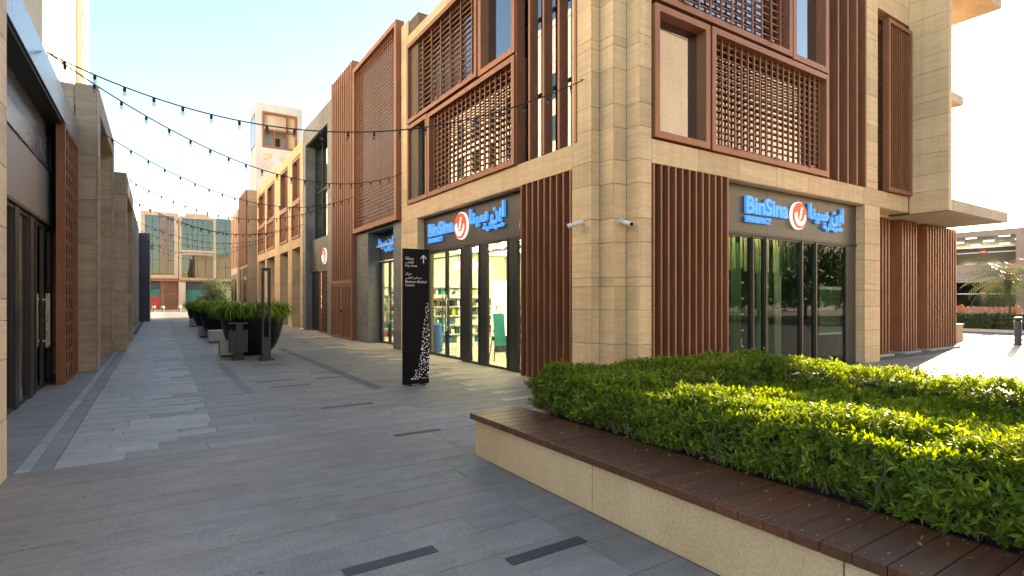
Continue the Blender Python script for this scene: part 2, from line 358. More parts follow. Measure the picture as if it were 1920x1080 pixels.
# street beyond: drain, pale band, grey field, dark band, warm band
n1 = 0; y = 6.84; k = 0
while y < 80:
    h = random.choice((.15, .2, .2, .3)); near = y < 12.2
    e1 = random.choice((-.1, .2, .35, .45, .55, .6, .6, .62)); e2 = random.choice((4.7, 4.9, 5.2, 5.2, 5.6, 5.8))
    if y < 7.3: e1 = random.choice((-.3, 0, -.1))
    row(-.86, e1, y, y+h, lambda x: LIGHT, (.45, .6, .75), near)
    row(e1, e2, y, y+h, lambda x: MID if x < 3.3 else (.235, .225, .205), (.6, .9, 1.2), y < 9.6, v=.07)
    row(e2, 6.9, y, y+h, lambda x: WARM, (.6, .9), y < 8.4)
    y += h; k += 1
for i in range(26): slab(-1.03, -.865, 6.84+i*.9, 6.84+(i+1)*.9, (.27, .265, .25), i < 9, 'drain_cover', -.004)
for i in range(40): slab(-1.145, -1.035, 6.84+i*1.2, 6.84+(i+1)*1.2, (.36, .36, .35), i < 6, 'edge_stone', .002)
slab(-1.14, -.88, 48, 80, MID, False)
for i in range(16): slab(3.28+.0*i, 3.50, 9.7+i*.6, 10.3+i*.6, (.11, .112, .115), i < 10, 'accent_slab', .003)
for i in range(9): slab(1.25, 1.42, 10.5+i*.6, 11.1+i*.6, (.18, .178, .17), False, up=.003)
for ax, ay, l in ((1.75, 10.9, .7), (1.6, 11.7, .7), (2.05, 8.4, .8), (2.7, 11.6, .8), (2.8, 12.4, .9), (1.9, 14.6, .8), (3.9, 13.5, .5)): slab(ax, ax+l, ay, ay+.075, DARK, True, 'accent_slab', .0035)
y = 6.84
while y < 16:
    row(-2.0, -1.15, y, y+.6, lambda x: SIDE, (.45, .45), y < 12); y += .6
for i in range(80):
    slab(-2.0, -1.15, 16+i*.8, 16.8+i*.8, SIDE, False)
bm = bmesh.new(); cols = []
for x0, x1, y0, y1, h, c in REST:
    bmbox(bm, x0, x1, y0, y1, -.0065, h); cols += [c]*6
me = mesh_of(bm, 'pave_attr'); at = me.attributes.new('tone', 'FLOAT_COLOR', 'FACE')
at.data.foreach_set('color', np.array([(*c, 1) for c in cols], dtype=np.float32).ravel())
o = link(bpy.data.objects.new('paving_slabs', me), pavement, (0, 0, 0)); o['kind'] = 'stuff'

# ================================================================== corner building with the pharmacy
FA = ('x', 6.5, 1); FBk = ('y', 6.78, 1)
pb = thing('pharmacy_building', 'beige travertine corner building with pharmacy signs, bronze lattice windows and brown fins', 'building', (7.36, 7.42, 0))
T = 'travertine'
# stepped corner
SX = [(6.5, 7.42), (6.71, 7.08), (7.04, 6.78)]     # (x of the -x face, y of the -y face)
J('wall_core', pb, 'joint_dark', [(6.535, 7.36, 7.455, 7.96, -.05, 9.7), (6.745, 7.36, 7.115, 7.455, -.05, 9.7), (7.075, 7.36, 6.815, 7.115, -.05, 9.7)])
clad(('x', 6.5, 1), pb, 7.42, 7.96, zr(0, 4.11)+zr(4.11, 9.78)[1:]); clad(('y', 7.42, 1), pb, 6.53, 6.71, ZS, off=False)
clad(('x', 6.71, 1), pb, 7.08, 7.42, ZS, off=False); clad(('y', 7.08, 1), pb, 6.74, 7.04, ZS, off=False)
clad(('x', 7.04, 1), pb, 6.78, 7.08, ZS, off=False); clad(('y', 6.78, 1), pb, 7.07, 7.36, ZS, off=False)
# beams at first-floor level
B('floor_slab', pb, T, 6.54, 17.6, 7.46, 16.5, 4.10, 4.47); B('floor_slab', pb, T, 7.40, 17.6, 6.82, 7.44, 4.10, 4.47)
clad(FA, pb, 7.96, 16.5, [4.07, 4.54], step=1.25); clad(FBk, pb, 7.36, 17.66, [4.07, 4.50], step=1.25)
B('beam_soffit', pb, T, 6.502, 6.74, 9.66, 15.2, 4.055, 4.066); B('beam_soffit', pb, T, 9.56, 17.6, 6.782, 7.3, 4.055, 4.066)
# left end pier
B('wall_core', pb, 'joint_dark', 6.535, 7.05, 15.24, 16.5, -.05, 10.25)
clad(FA, pb, 15.21, 16.53, zr(0, 4.07), step=1.4); clad(FA, pb, 15.93, 16.53, zr(4.54, 10.3), step=1.4)
clad(('y', 15.205, 1), pb, 6.535, 6.74, zr(0, 4.05), off=False)
B('parapet', pb, T, 6.54, 7.0, 7.5, 16.3, 9.5, 9.74); clad(FA, pb, 7.96, 15.93, [9.47, 9.80], step=1.3)
clad(FBk, pb, 7.36, 15.2, [9.47, 9.80], step=1.3); B('roof', pb, T, 6.9, 17.6, 7.0, 16.4, 9.45, 9.70)
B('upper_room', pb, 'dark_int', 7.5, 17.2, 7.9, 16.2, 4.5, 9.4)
# -- ground fins
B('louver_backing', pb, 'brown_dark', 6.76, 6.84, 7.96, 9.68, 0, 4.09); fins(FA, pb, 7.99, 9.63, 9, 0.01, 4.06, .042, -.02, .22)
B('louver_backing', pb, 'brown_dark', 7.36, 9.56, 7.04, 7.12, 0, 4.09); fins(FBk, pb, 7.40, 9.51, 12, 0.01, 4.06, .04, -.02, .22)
# -- upper fins with glazing behind
fins(FA, pb, 7.84, 9.83, 5, 4.545, 9.47, .06, -.02, .19); fins(FBk, pb, 13.34, 15.17, 5, 4.505, 9.47, .06, -.02, .30)
fb(FA, 'pane', pb, 'win_glass', 7.9, 9.8, 4.55, 9.46, .25, .262); fb(FBk, 'pane', pb, 'win_glass', 13.36, 15.15, 4.55, 9.46, .34, .352)
for z in (5.9, 7.5, 8.6): fb(FA, 'transom', pb, 'frame_dark', 7.9, 9.8, z, z+.06, .22, .29)
fb(FA, 'blind', pb, 'int_white', 8.35, 8.75, 4.6, 9.4, .34, .35)
# -- bronze windows, street side
lattice(FA, pb, 11.50, 15.91, 7.02, 9.46, 7, 15, .03, hb=.024); u = win(FA, pb, 9.84, 11.44, 6.98, 9.46, .13)
fb(FA, 'blind', u, 'int_white', 10.1, 10.5, 7.1, 9.35, .30, .31); fb(FA, 'curtain', u, 'curtain_green', 10.5, 11.35, 7.1, 9.35, .34, .36)
lattice(FA, pb, 9.84, 14.36, 4.55, 6.92, 18, 15); u = win(FA, pb, 14.42, 15.91, 4.55, 6.96, .12)
fb(FA, 'curtain', u, 'curtain_green', 14.5, 15.8, 4.65, 6.85, .34, .36)
# -- bronze windows, plaza side
u = win(FBk, pb, 7.39, 8.91, 4.53, 6.91, .12); fb(FBk, 'curtain', u, 'curtain_green', 8.3, 8.8, 4.65, 6.8, .30, .32)
lattice(FBk, pb, 8.96, 13.27, 4.52, 6.91, 19, 16)
lattice(FBk, pb, 7.39, 11.73, 6.98, 9.46, 12, 15, .03, hb=.024); u = win(FBk, pb, 11.78, 13.27, 6.96, 9.46, .13)
fb(FBk, 'curtain', u, 'curtain_green', 12.7, 13.15, 7.1, 9.35, .34, .36)
# -- stone column and post right of the plaza shop front
B('wall_core', pb, 'joint_dark', 15.19, 15.94, 6.815, 7.5, -.05, 4.06); clad(FBk, pb, 15.155, 15.97, zr(0, 4.07), step=.9, off=False)
clad(('x', 15.155, 1), pb, 6.812, 7.02, zr(0, 4.05), off=False)
B('wall_core', pb, 'joint_dark', 15.25, 15.84, 6.815, 7.5, 4.5, 11.0); clad(FBk, pb, 15.22, 15.85, zr(4.5, 9.78)+[10.4, 11.0], step=.9, off=False)
B('wall_core', pb, T, 15.85, 17.69, 6.83, 7.4, 9.32, 11.0); clad(FBk, pb, 15.85, 17.69, [9.30, 9.78, 10.4, 11.0], step=.95)
# recess with fixed lattice and a folding lattice shutter
RW = ('y', 7.05, 1); lattice(RW, pb, 15.87, 17.66, 4.51, 9.30, 10, 30, .03, brackets=0, fw=.06)
sh = fframe(('y', 6.78, 1), 'shutter', pb, 'bronze', 16.25, 17.66, 4.52, 9.1, .10, -.10, .05)
for i in range(9):
    a = 16.35+1.21*(i+.5)/9; B('lattice_bar', sh, 'bronze', a-.016, a+.016, 6.72, 6.75, 4.62, 9.0)
for i in range(30):
    z = 4.62+4.38*(i+.5)/30; B('lattice_bar', sh, 'bronze', 16.35, 17.56, 6.755, 6.785, z-.014, z+.014)
# projecting blade wall, slabs of the open loggia
B('blade_core', pb, 'joint_dark', 17.72, 17.88, 5.88, 7.5, 4.02, 12.2); clad(('x', 17.69, 1), pb, 5.86, 6.78, [4.02, 4.60, 5.05, 5.62, 6.05, 6.62, 7.05, 7.25, 7.85, 8.3, 8.9, 9.35, 9.9, 10.4, 11., 12.2], step=1.2)
clad(('y', 5.855, 1), pb, 17.72, 17.91, [4.02, 5.05, 6.05, 7.25, 8.3, 9.35, 10.4, 12.2], off=False)
B('loggia_slab', pb, 'travertine_pale', 17.91, 22.35, 5.87, 12, 4.03, 4.34); B('roof_slab', pb, 'travertine_pale', 17.91, 22.8, 6.15, 12, 11.0, 11.5)
B('balcony_slab', pb, 'travertine_pale', 17.91, 19.0, 5.95, 12, 7.08, 7.32)
B('wall_core', pb, T, 17.6, 20.4, 7.5, 12, 4.36, 11.0)
# -- ground floor right: stone wall, fin screens and pale door panels
B('back_wall', pb, T, 16.0, 22.6, 7.9, 9.0, -.05, 4.0); B('ceiling_soffit', pb, 'travertine_pale', 15.98, 17.9, 7.3, 12, 3.98, 4.06)
FL = ('y', 7.33, 1)
for a0, a1, n in ((17.05, 17.83, 5), (18.72, 19.66, 6), (20.5, 22.75, 12)):
    fins(FL, pb, a0, a1, n, .06, 4.0, .06, 0, .22); B('louver_backing', pb, 'brown_dark', a0, a1, 7.6, 7.66, .05, 4.0)
    B('plinth', pb, 'concrete', a0-.1, a1+.08, 7.22, 7.9, 0, .055)
for a0, a1 in ((18.72, 18.78), (20.5, 20.56)): B('side_panel', pb, 'bronze', a0-.035, a0-.031, 7.34, 7.9, .06, 4.0)
for a0, a1 in ((17.9, 18.62), (19.78, 20.4)):
    d = B('door', pb, T, a0, a1, 7.86, 7.89, .06, 3.95); B('door_handle', d, 'frame_dark', a0+.08, a0+.11, 7.80, 7.855, 1.0, 1.22); B('door_joint', d, 'brown_dark', a1-.16, a1-.15, 7.853, 7.858, .1, 2.6)

# ---- street shop front (x = 6.72)
S = ('x', 6.72, 1)
def shopdoor(F, p, a0, a1, z0, z1, hand, gm='shop_glass'):
    d = fframe(F, 'door', p, 'frame_dark', a0, a1, z0, z1, .07, -.01, .05); a0, a1 = sorted((a0, a1))
    fb(F, 'pane', d, gm, a0+.065, a1-.065, z0+.065, z1-.065, .015, .025); h = a0+.11 if hand < 0 else a1-.11
    bm = bmesh.new()
    o = fb(F, 'handle', d, 'steel', h-.016, h+.016, .75, 1.75, -.085, -.055); fb(F, 'handle_bracket', d, 'steel', h-.01, h+.01, .85, .88, -.055, -.01); fb(F, 'handle_bracket', d, 'steel', h-.01, h+.01, 1.62, 1.65, -.055, -.01)
def fixedpane(F, p, a0, a1, z0, z1, gm='shop_glass', w=.05):
    f = fframe(F, 'window_frame', p, 'frame_dark', a0, a1, z0, z1, w, -.015, .06); a0, a1 = sorted((a0, a1)); fb(F, 'pane', f, gm, a0+w-.005, a1-w+.005, z0+w-.005, z1-w+.005, .02, .03); return f
cuts = [9.68, 10.55, 12.0, 13.4, 14.5, 15.2]
for a, b_ in zip(cuts, cuts[1:]): fb(S, 'fascia_panel', pb, 'fascia', a+.004, b_-.004, 3.06, 4.05, -.01, .05)
fb(S, 'fascia_trim', pb, 'frame_dark', 9.68, 15.2, 3.03, 3.055, -.03, .05); fb(S, 'jamb', pb, 'frame_dark', 14.88, 15.2, 0, 3.03, 0, .08)
shopdoor(S, pb, 13.70, 14.87, .02, 3.02, -1); shopdoor(S, pb, 12.80, 13.69, .02, 3.02, 1)
for a0, a1 in ((12.38, 12.79), (11.53, 11.84), (10.17, 10.51)): fb(S, 'pillar_panel', pb, 'frame_dark', a0, a1, 0, 3.02, 0, .09)
for a0, a1 in ((11.85, 12.37), (10.52, 11.52), (9.69, 10.16)): fixedpane(S, pb, a0, a1, .01, 3.02)
# ---- plaza shop front (y = 7.0)
S2 = ('y', 7.0, 1)
cuts = [9.58, 11.2, 12.55, 13.3, 15.15]
for a, b_ in zip(cuts, cuts[1:]): fb(S2, 'fascia_panel', pb, 'fascia', a+.004, b_-.004, 3.06, 4.05, -.01, .05)
fb(S2, 'fascia_trim', pb, 'frame_dark', 9.58, 15.15, 3.0, 3.055, -.03, .05)
for a0, a1 in ((9.58, 10.64), (10.70, 11.12), (11.18, 12.55), (12.61, 13.16), (13.22, 14.65)): fixedpane(S2, pb, a0, a1, .01, 2.99, 'dim_glass', .035)
for a in (10.67, 11.15, 12.58, 13.19): fb(S2, 'mullion', pb, 'fascia', a-.024, a+.024, .01, 2.99, -.04, .08)
fb(S2, 'pillar_panel', pb, 'fascia', 14.66, 15.15, 0, 2.995, 0, .08)
# interior of the pharmacy: real room behind the glass
B('shop_floor', pb, 'int_floor', 6.8, 16.5, 7.15, 21.1, -.02, .005); B('shop_ceiling', pb, 'int_wall', 6.82, 16.5, 8.6, 21.1, 3.55, 3.60)
B('shop_back_wall', pb, 'int_wall', 13.2, 13.3, 8.6, 21.1, 0, 3.55); B('shop_side_wall', pb, 'int_wall', 7.1, 13.2, 21.0, 21.1, 0, 3.55)
B('partition', pb, 'int_wall', 8.1, 13.2, 8.75, 8.8, 0, 3.55); B('partition_face', pb, 'curtain_dark', 8.1, 16.4, 8.60, 8.74, 0, 3.6); B('window_side', pb, 'curtain_dark', 15.9, 16.0, 7.52, 8.59, 0, 3.3)
B('window_ceiling', pb, 'dark_int', 7.4, 16, 7.15, 8.6, 3.3, 3.4)
for i in range(6): B('added_fringe_lamp', pb, 'light_panel', 9.7+i*.48, 10.1+i*.48, 7.075, 7.12, 3.27, 3.295)  # lamps added only to brighten the gold fringe below
B('side_wall', pb, 'int_wall', 6.87, 8.0, 9.62, 9.66, 0, 3.55)
for i in range(13):
    for jx in range(3):
        B('ceiling_light', pb, 'light_panel', 7.7+jx*1.9, 8.9+jx*1.9, 9.6+i*.85, 9.66+i*.85, 3.525, 3.545)
B('service_rail', pb, 'frame_dark', 7.6, 7.66, 9.4, 20.9, 3.2, 3.26); B('service_rail', pb, 'frame_dark', 9.2, 9.26, 9.4, 20.9, 3.2, 3.26)
# gold fringe hung behind the plaza window
for i in range(22):
    a = 9.68+i*.138+random.uniform(-.03, .03)
    if a > 12.7 or random.random() < .1: continue
    B('fringe_strip', pb, 'gold' if a < 12.0 else 'curtain_dark', a, a+random.choice((.035, .05, .06)), 7.13+random.uniform(0, .05), 7.19, 2.28+random.uniform(-.1, .05), 2.985)
for i, (a, w_) in enumerate(((9.9, .5), (11.0, .35), (12.0, .5), (12.75, .3))):
    bm = bmesh.new(); pts = []
    for q in range(int(w_*60)): pts.append((q/60, .05*math.sin(q*.9)))
    vs = [(bm.verts.new((x, yy, 0)), bm.verts.new((x, yy, 2.9))) for x, yy in pts]
    for u1, u2 in zip(vs, vs[1:]): bm.faces.new((u1[0], u2[0], u2[1], u1[1]))
    poly_obj('curtain', pb, 'curtain_green' if i != 3 else 'concrete', bm, (a, 7.75, .05), True)
B('roller_blind', pb, 'brown_board', 13.60, 14.60, 7.10, 7.11, .80, 1.88); B('blind_rail', pb, 'white', 13.58, 14.62, 7.09, 7.12, 1.88, 1.95); B('blind_rail', pb, 'white', 13.58, 14.62, 7.09, 7.12, .76, .80)

# ---- signs
BIN = 'BinSina'; PH = 'PHARMACY'; AR1 = '\uFE8E\uFEE8\uFEF4\uFEB3 \uFEE6\uFE91\uFE8D'; AR2 = '\uFE94\uFEF4\uFEDF\uFEAA\uFEF4\uFEBB'
def roundel(p, F, a, z, r, sgn):
    """orange disc, pale rim, white swoosh and seed"""
    def disc(pts, d0, d1, mat, name):
        bm = bmesh.new(); fr_, bk = [], []
        for u, v in pts:
            for l, d in ((fr_, d0), (bk, d1)): l.append(bm.verts.new((F[1]+d, a-u, z+v) if F[0] == 'x' else (a+u, F[1]+d, z+v)))
        n = len(pts); bm.faces.new(fr_); bm.faces.new(list(reversed(bk)))
        for i in range(n): bm.faces.new((fr_[i], bk[i], bk[(i+1) % n], fr_[(i+1) % n]))
        bmesh.ops.recalc_face_normals(bm, faces=bm.faces[:]); c = Vector((F[1], a, z) if F[0] == 'x' else (a, F[1], z)); bmesh.ops.translate(bm, verts=bm.verts[:], vec=-c)
        return link(bpy.data.objects.new(name, mesh_of(bm, mat)), p, c)
    cir = lambda rr, n=36, cx=0, cy=0: [(cx+rr*math.cos(2*math.pi*i/n), cy+rr*1.02*math.sin(2*math.pi*i/n)) for i in range(n)]
    disc(cir(r), -.075, -.012, 'sign_white', 'roundel_rim'); o = disc(cir(r*.93), -.095, -.0755, 'sign_orange', 'roundel')
    sw = [(.72*math.cos(t)*r-.02*r, .74*math.sin(t)*r-.05*r) for t in np.linspace(math.radians(165), math.radians(372), 26)]
    sw += [(.50*math.cos(t)*r+.06*r, .50*math.sin(t)*r+.06*r) for t in np.linspace(math.radians(360), math.radians(160), 26)]
    disc(sw, -.105, -.0955, 'sign_white', 'roundel_swoosh')
    disc([(-.17*r, -.28*r), (.05*r, -.28*r), (.28*r, .6*r), (.13*r, .62*r)], -.106, -.0957, 'sign_white', 'roundel_leaf')
def sign(label, face, F, a_bin, w_bin, z_bin, h_bin, a_log, z_log, r_log, a_ar, w_ar, z_ar, h_ar, latin=True, small=True):
    def w(a, z, d=-.05): return (F[1]+d, a, z) if F[0] == 'x' else (a, F[1]+d, z)
    s = thing('shop_sign', label, 'sign', w(a_log, z_log, -.03))
    if latin:
        text('lettering', s, BIN, 'sign_blue', w_bin, h_bin, w(a_bin, z_bin), face, .06, .03); text('lettering', s, PH, 'sign_blue', w_bin*.58, h_bin*.36, w(a_bin, z_bin-h_bin*.48), face, .05, .03)
    if r_log: roundel(s, F, a_log, z_log, r_log, 1)
    text('lettering', s, AR1, 'sign_blue', w_ar, h_ar, w(a_ar, z_ar), face, .06, .035)
    b2 = a_ar-w_ar*.40 if face == '-x' else a_ar+w_ar*.40
    text('lettering', s, AR2, 'sign_blue', w_ar*.58, h_ar*.42, w(b2, z_ar-h_ar*.28), face, .05, .03); return s
sign('blue bilingual pharmacy sign with orange roundel over the lit street doors', '-x', S, 14.78, 1.62, 3.45, .38, 12.72, 3.56, .35, 12.24, 1.66, 3.42, .50)
sign('blue bilingual pharmacy sign with orange roundel above the window facing the planter', '-y', S2, 10.37, 1.56, 3.45, .38, 12.38, 3.56, .31, 12.82, 1.56, 3.42, .47)
num = text('house_number', pb, '11', 'steel', .16, .16, (6.69, 10.0, 3.19), '-x', .015)

# ---- things inside the shop
PRODC = ['white', 'teal', 'lime', 'white', 'red', 'blue_paint', 'int_white', 'int_white', 'brown_board', 'green_poster', 'dark_int']
def shelf_unit(label, x0, x1, y0, y1, n, h, axis):
    s = thing('shelf_unit', label, 'shelf', ((x0+x1)/2, (y0+y1)/2, 0), 'pharmacy shelves')
    B('back_panel', s, 'int_white', x0, x1, y0, y1, .0, .12)
    B('back_panel', s, 'int_white', *((x1-.03, x1, y0, y1) if axis == 'y' else (x0, x1, y1-.03, y1)), .12, h)
    st = {}
    for i in range(n):
        z = .12+(h-.2)*i/(n-1); B('shelf', s, 'white', x0, x1-.031, y0, y1-(.031 if axis == 'x' else 0), z, z+.03)
        if i == n-1: continue
        a, e = (y0, y1) if axis == 'y' else (x0, x1)
        while a < e-.12:
            w_ = random.uniform(.05, .13); hh = random.uniform(.10, (h-.2)/(n-1)-.08); m_ = random.choice(PRODC)
            q = (x0+.03, x1-.08, a, a+w_, z+.031, z+.031+hh) if axis == 'y' else (a, a+w_, y0+.03, y1-.08, z+.031, z+.031+hh)
            st.setdefault(m_, []).append(q); a += w_+random.choice((.01, .01, .05, .12))
    for m_, bx in st.items(): J('medicine_boxes', s, m_, bx, 'stuff')
shelf_unit('white shelf unit of medicine boxes facing the street doors', 7.5, 9.0, 16.6, 17.0, 6, 1.75, 'x')
shelf_unit('second white shelf unit of medicine boxes beside the poster panel', 9.15, 10.9, 16.6, 17.0, 6, 1.75, 'x')
shelf_unit('tall white shelf unit of medicine boxes on the shop end wall', 7.2, 13.0, 20.55, 20.95, 7, 2.2, 'x')
shelf_unit('tall white shelf unit of medicine boxes along the shop back wall', 12.8, 13.15, 9.0, 20.4, 7, 2.2, 'y')
shelf_unit('low white shelf unit of colourful boxes near the fins', 7.9, 9.4, 11.9, 12.2, 5, 1.3, 'x')
g = thing('counter', 'white counter with green top inside the pharmacy', 'counter', (9.5, 15.2, 0)); B('counter_body', g, 'int_white', 9.6, 11.8, 14.9, 15.4, 0, 1.0); B('counter_top', g, 'lime', 9.55, 11.85, 14.85, 15.45, 1.003, 1.06)
g = thing('hanging_sign', 'pink lit sign hanging from the pharmacy ceiling', 'sign', (8.5, 15.5, 2.62)); B('panel', g, 'pink_neon', 7.85, 9.2, 15.48, 15.52, 2.62, 2.84); B('hanger', g, 'frame_dark', 8.0, 8.02, 15.49, 15.51, 2.84, 3.53); B('hanger', g, 'frame_dark', 9.0, 9.02, 15.49, 15.51, 2.84, 3.53)
g = thing('poster_panel', 'pale lit poster panel standing inside the pharmacy', 'poster', (8.9, 14.3, 0)); B('panel', g, 'lit_poster', 8.55, 9.2, 14.3, 14.34, .5, 2.2); B('foot', g, 'frame_dark', 8.7, 9.05, 14.25, 14.4, 0, .5)
g = thing('easel', 'teal board on a wooden easel behind the shop glass', 'easel', (7.5, 12.2, 0)); EC = (7.5, 12.2, 0)
for pts in ([(.2, -.1, .0), (.03, .08, 1.5)], [(-.2, -.1, .0), (-.03, .08, 1.5)], [(0, .5, 0), (0, .09, 1.45)]):
    bm = bmesh.new(); tube(bm, pts, .014); poly_obj('leg', g, 'bark', bm, EC)
bm = bmesh.new(); bmbox(bm, -.17, .17, -.012, .012, 0, .85); bmesh.ops.rotate(bm, verts=bm.verts[:], matrix=Matrix.Rotation(-.12, 3, 'X')); poly_obj('board', g, 'teal', bm, (7.5, 12.12, .42))
g = thing('rubbish_bin', 'blue bin standing inside behind the left glass door', 'bin', (7.2, 15.4, 0)); poly_obj('bin_body', g, 'blue_paint', lathe([(.14, 0), (.19, .02), (.21, .75), (.20, .78)], 20), (7.2, 15.4, .005), True); poly_obj('bin_lid', g, 'blue_paint', lathe([(.21, .782), (.2, .84), (.08, .9)], 20), (7.2, 15.4, .005), True)
shelf_unit('dark window shelf with bottles behind the plaza glass', 11.3, 11.75, 7.9, 8.2, 6, 2.1, 'x')
# ---- cameras on the corner
def cctv(label, w, dirv):
    c = thing('security_camera', label, 'camera', w); d = Vector(dirv).normalized(); w = Vector(w)
    bm = bmesh.new(); tube(bm, [(0, 0, 0), d*.04], .05, 14); poly_obj('mount', c, 'white_plastic', bm, w)
    bm = bmesh.new(); tube(bm, [d*.03, d*.09+Vector((0, 0, -.03)), d*.13+Vector((0, 0, -.03))], .018, 8); poly_obj('arm', c, 'white_plastic', bm, w)
    ax = (d+Vector((0, .75, -.35)) if abs(d.x) > .5 else d+Vector((-.1, 0, -.3))).normalized(); s0 = d*.13+Vector((0, 0, -.03))
    bm = bmesh.new(); tube(bm, [s0-ax*.05, s0-ax*.045, s0+ax*.17, s0+ax*.175], [.03, .042, .045, .04], 14); b_ = poly_obj('housing', c, 'white_plastic', bm, w)
    bm = bmesh.new(); tube(bm, [s0+ax*.1755, s0+ax*.182], .034, 14); poly_obj('lens', b_, 'black_steel', bm, w)
cctv('white bullet camera beside the brown fins on the street face', (6.5, 7.66, 3.04), (-1, 0, 0))
cctv('white bullet camera with dark lens on the stepped stone corner', (6.88, 7.08, 3.02), (0, -1, 0))

# ================================================================== planter bench and hedge
pl = thing('planter_bench', 'long beige planter wall with dark timber bench top around the hedge', 'planter', (2.83, 5.05, 0))
for i in range(6): B('planter_wall', pl, 'planter_render', 2.82, 3.3, 5.06-1.85*(i+1)+.004, 5.06-1.85*i-.004 if i else 5.06, -.03, .375, .006)
J('planter_wall', pl, 'planter_render', [(3.3, 7.6, 4.72, 5.06, -.03, .40), (7.3, 7.6, -6, 4.72, -.03, .40)])
B('soil', pl, 'soil', 3.3, 7.3, -6, 4.72, -.02, .40)
for i in range(72):
    y1 = 5.10-i*.152
    B('plank', pl, 'deck', 2.775, 3.42, y1-.148, y1, .377, .438, .004)
bm = bmesh.new()
for i in range(36):
    for x in (2.83, 3.36):
        for dy in (.035, .113):
            bmbox(bm, x-.0045, x+.0045, 5.10-i*.152-dy-.0045-5, 5.10-i*.152-dy+.0045-5, .0, .0012)
poly_obj('screw_heads', pl, 'steel', bm, (0, 5, .4382), kind='stuff')
def add_leaves(name, p, mat, pts, nrm, per, l0, l1, wr, w, spread=.9, up=.3):
    """sprigs of lance-shaped leaves at pts"""
    n = len(pts); R = np.random.rand
    stem = nrm+np.random.randn(n, 3)*.35; stem[:, 2] += up; stem /= np.linalg.norm(stem, axis=1)[:, None]
    P = np.repeat(pts, per, 0); D = np.repeat(stem, per, 0); vv = np.repeat(R(n), per); m = len(P)
    P = P+D*((np.tile(np.arange(per), n)/per-.5)*.07*(l1/.07))[:, None]
    side = np.cross(D, np.random.randn(m, 3)); side /= np.linalg.norm(side, axis=1)[:, None]
    d = D*(.35+.5*R(m))[:, None]+side*spread*(.5+.5*R(m))[:, None]; d /= np.linalg.norm(d, axis=1)[:, None]
    s = np.cross(d, D+1e-3); s /= np.linalg.norm(s, axis=1)[:, None]; nn = np.cross(s, d)
    L = (l0+(l1-l0)*np.sqrt(np.repeat(R(n), per)*R(m)))[:, None]; Wd = L*wr
    base = P; mid = P+d*L*.5-nn*L*.04; tip = P+d*L-nn*L*(.10+.22*R(m))[:, None]; lf = P+d*L*.45+s*Wd+nn*L*.03; rt = P+d*L*.45-s*Wd+nn*L*.03
    V = np.stack([base, lf, tip, rt, mid], 1).reshape(-1, 3)-np.array(w); i = np.arange(m)*5
    Fc = np.concatenate([np.stack([i, i+4, i+1], 1), np.stack([i+4, i+2, i+1], 1), np.stack([i, i+3, i+4], 1), np.stack([i+3, i+2, i+4], 1)], 1).reshape(-1, 3)
    val = np.clip(vv*.6+R(m)*.4, 0, 1)
    me = bpy.data.meshes.new('leaves'); me.vertices.add(len(V)); me.vertices.foreach_set('co', V.ravel().astype(np.float32))
    me.loops.add(Fc.size); me.loops.foreach_set('vertex_index', Fc.ravel().astype(np.int32)); me.polygons.add(len(Fc)); me.polygons.foreach_set('loop_start', np.arange(0, Fc.size, 3, dtype=np.int32))
    me.update(); a = me.attributes.new('v', 'FLOAT', 'FACE'); a.data.foreach_set('value', np.repeat(val, 4).astype(np.float32)); me.materials.append(M[mat]); me.validate()
    o = link(bpy.data.objects.new(name, me), p, w); o['kind'] = 'stuff'; return o
def wob(x, y): return .035*np.sin(x*5.1+1.3*np.sin(y*3))+.03*np.sin(y*6.3+x*2.2)+.02*np.sin(x*11+y*9)
def hedge_pts(x0, x1, y0, y1, z0, z1, n, faces):
    """points on the uneven shell of a clipped block"""
    out = []; ar = {'t': (x1-x0)*(y1-y0), 'l': (y1-y0)*(z1-z0), 'r': (y1-y0)*(z1-z0), 'f': (x1-x0)*(z1-z0), 'b': (x1-x0)*(z1-z0)}; tot = sum(ar[f] for f in faces)
    for f in faces:
        k = int(n*ar[f]/tot); u, v = np.random.rand(k), np.random.rand(k); dep = np.random.rand(k)**1.6*.13
        if f == 't':
            X = x0+u*(x1-x0); Y = y0+v*(y1-y0); Z = z1+wob(X, Y)*.9-dep+(np.random.rand(k) > .985)*np.random.rand(k)*.09; nr = np.tile([0, 0, 1.], (k, 1))
        elif f in 'lr':
            Y = y0+u*(y1-y0); Z = z0+v*(z1-z0); s = -1 if f == 'l' else 1; q = (Z-z0)/(z1-z0); o_ = wob(Y*1.3, Z*4)+.07*np.sin(q*2.8)-.06*(q > .85)*(q-.85)/.15; X = (x0 if s < 0 else x1)+s*(o_-dep); nr = np.tile([s*1., 0, .15], (k, 1))
        else:
            X = x0+u*(x1-x0); Z = z0+v*(z1-z0); s = -1 if f == 'f' else 1; q = (Z-z0)/(z1-z0); o_ = wob(X*1.3, Z*4)+.07*np.sin(q*2.8)-.06*(q > .85)*(q-.85)/.15; Y = (y0 if s < 0 else y1)+s*(o_-dep); nr = np.tile([0, s*1., .15], (k, 1))
        out.append((np.stack([X, Y, Z], 1), nr))
    return np.concatenate([a for a, _ in out]), np.concatenate([b_ for _, b_ in out])
hd = thing('hedge', 'dense dark green clipped hedge with narrow leaves edging the bench planter', 'hedge', (3.4, 4.6, .43))
J('dark_filler', hd, 'soil', [(3.62, 4.0, -2, 4.72, .40, .70), (4.0, 7.1, 4.22, 4.72, .40, .70), (6.66, 7.1, -2, 4.22, .40, .70)])  # dark boxes added under the leaves to block the view through
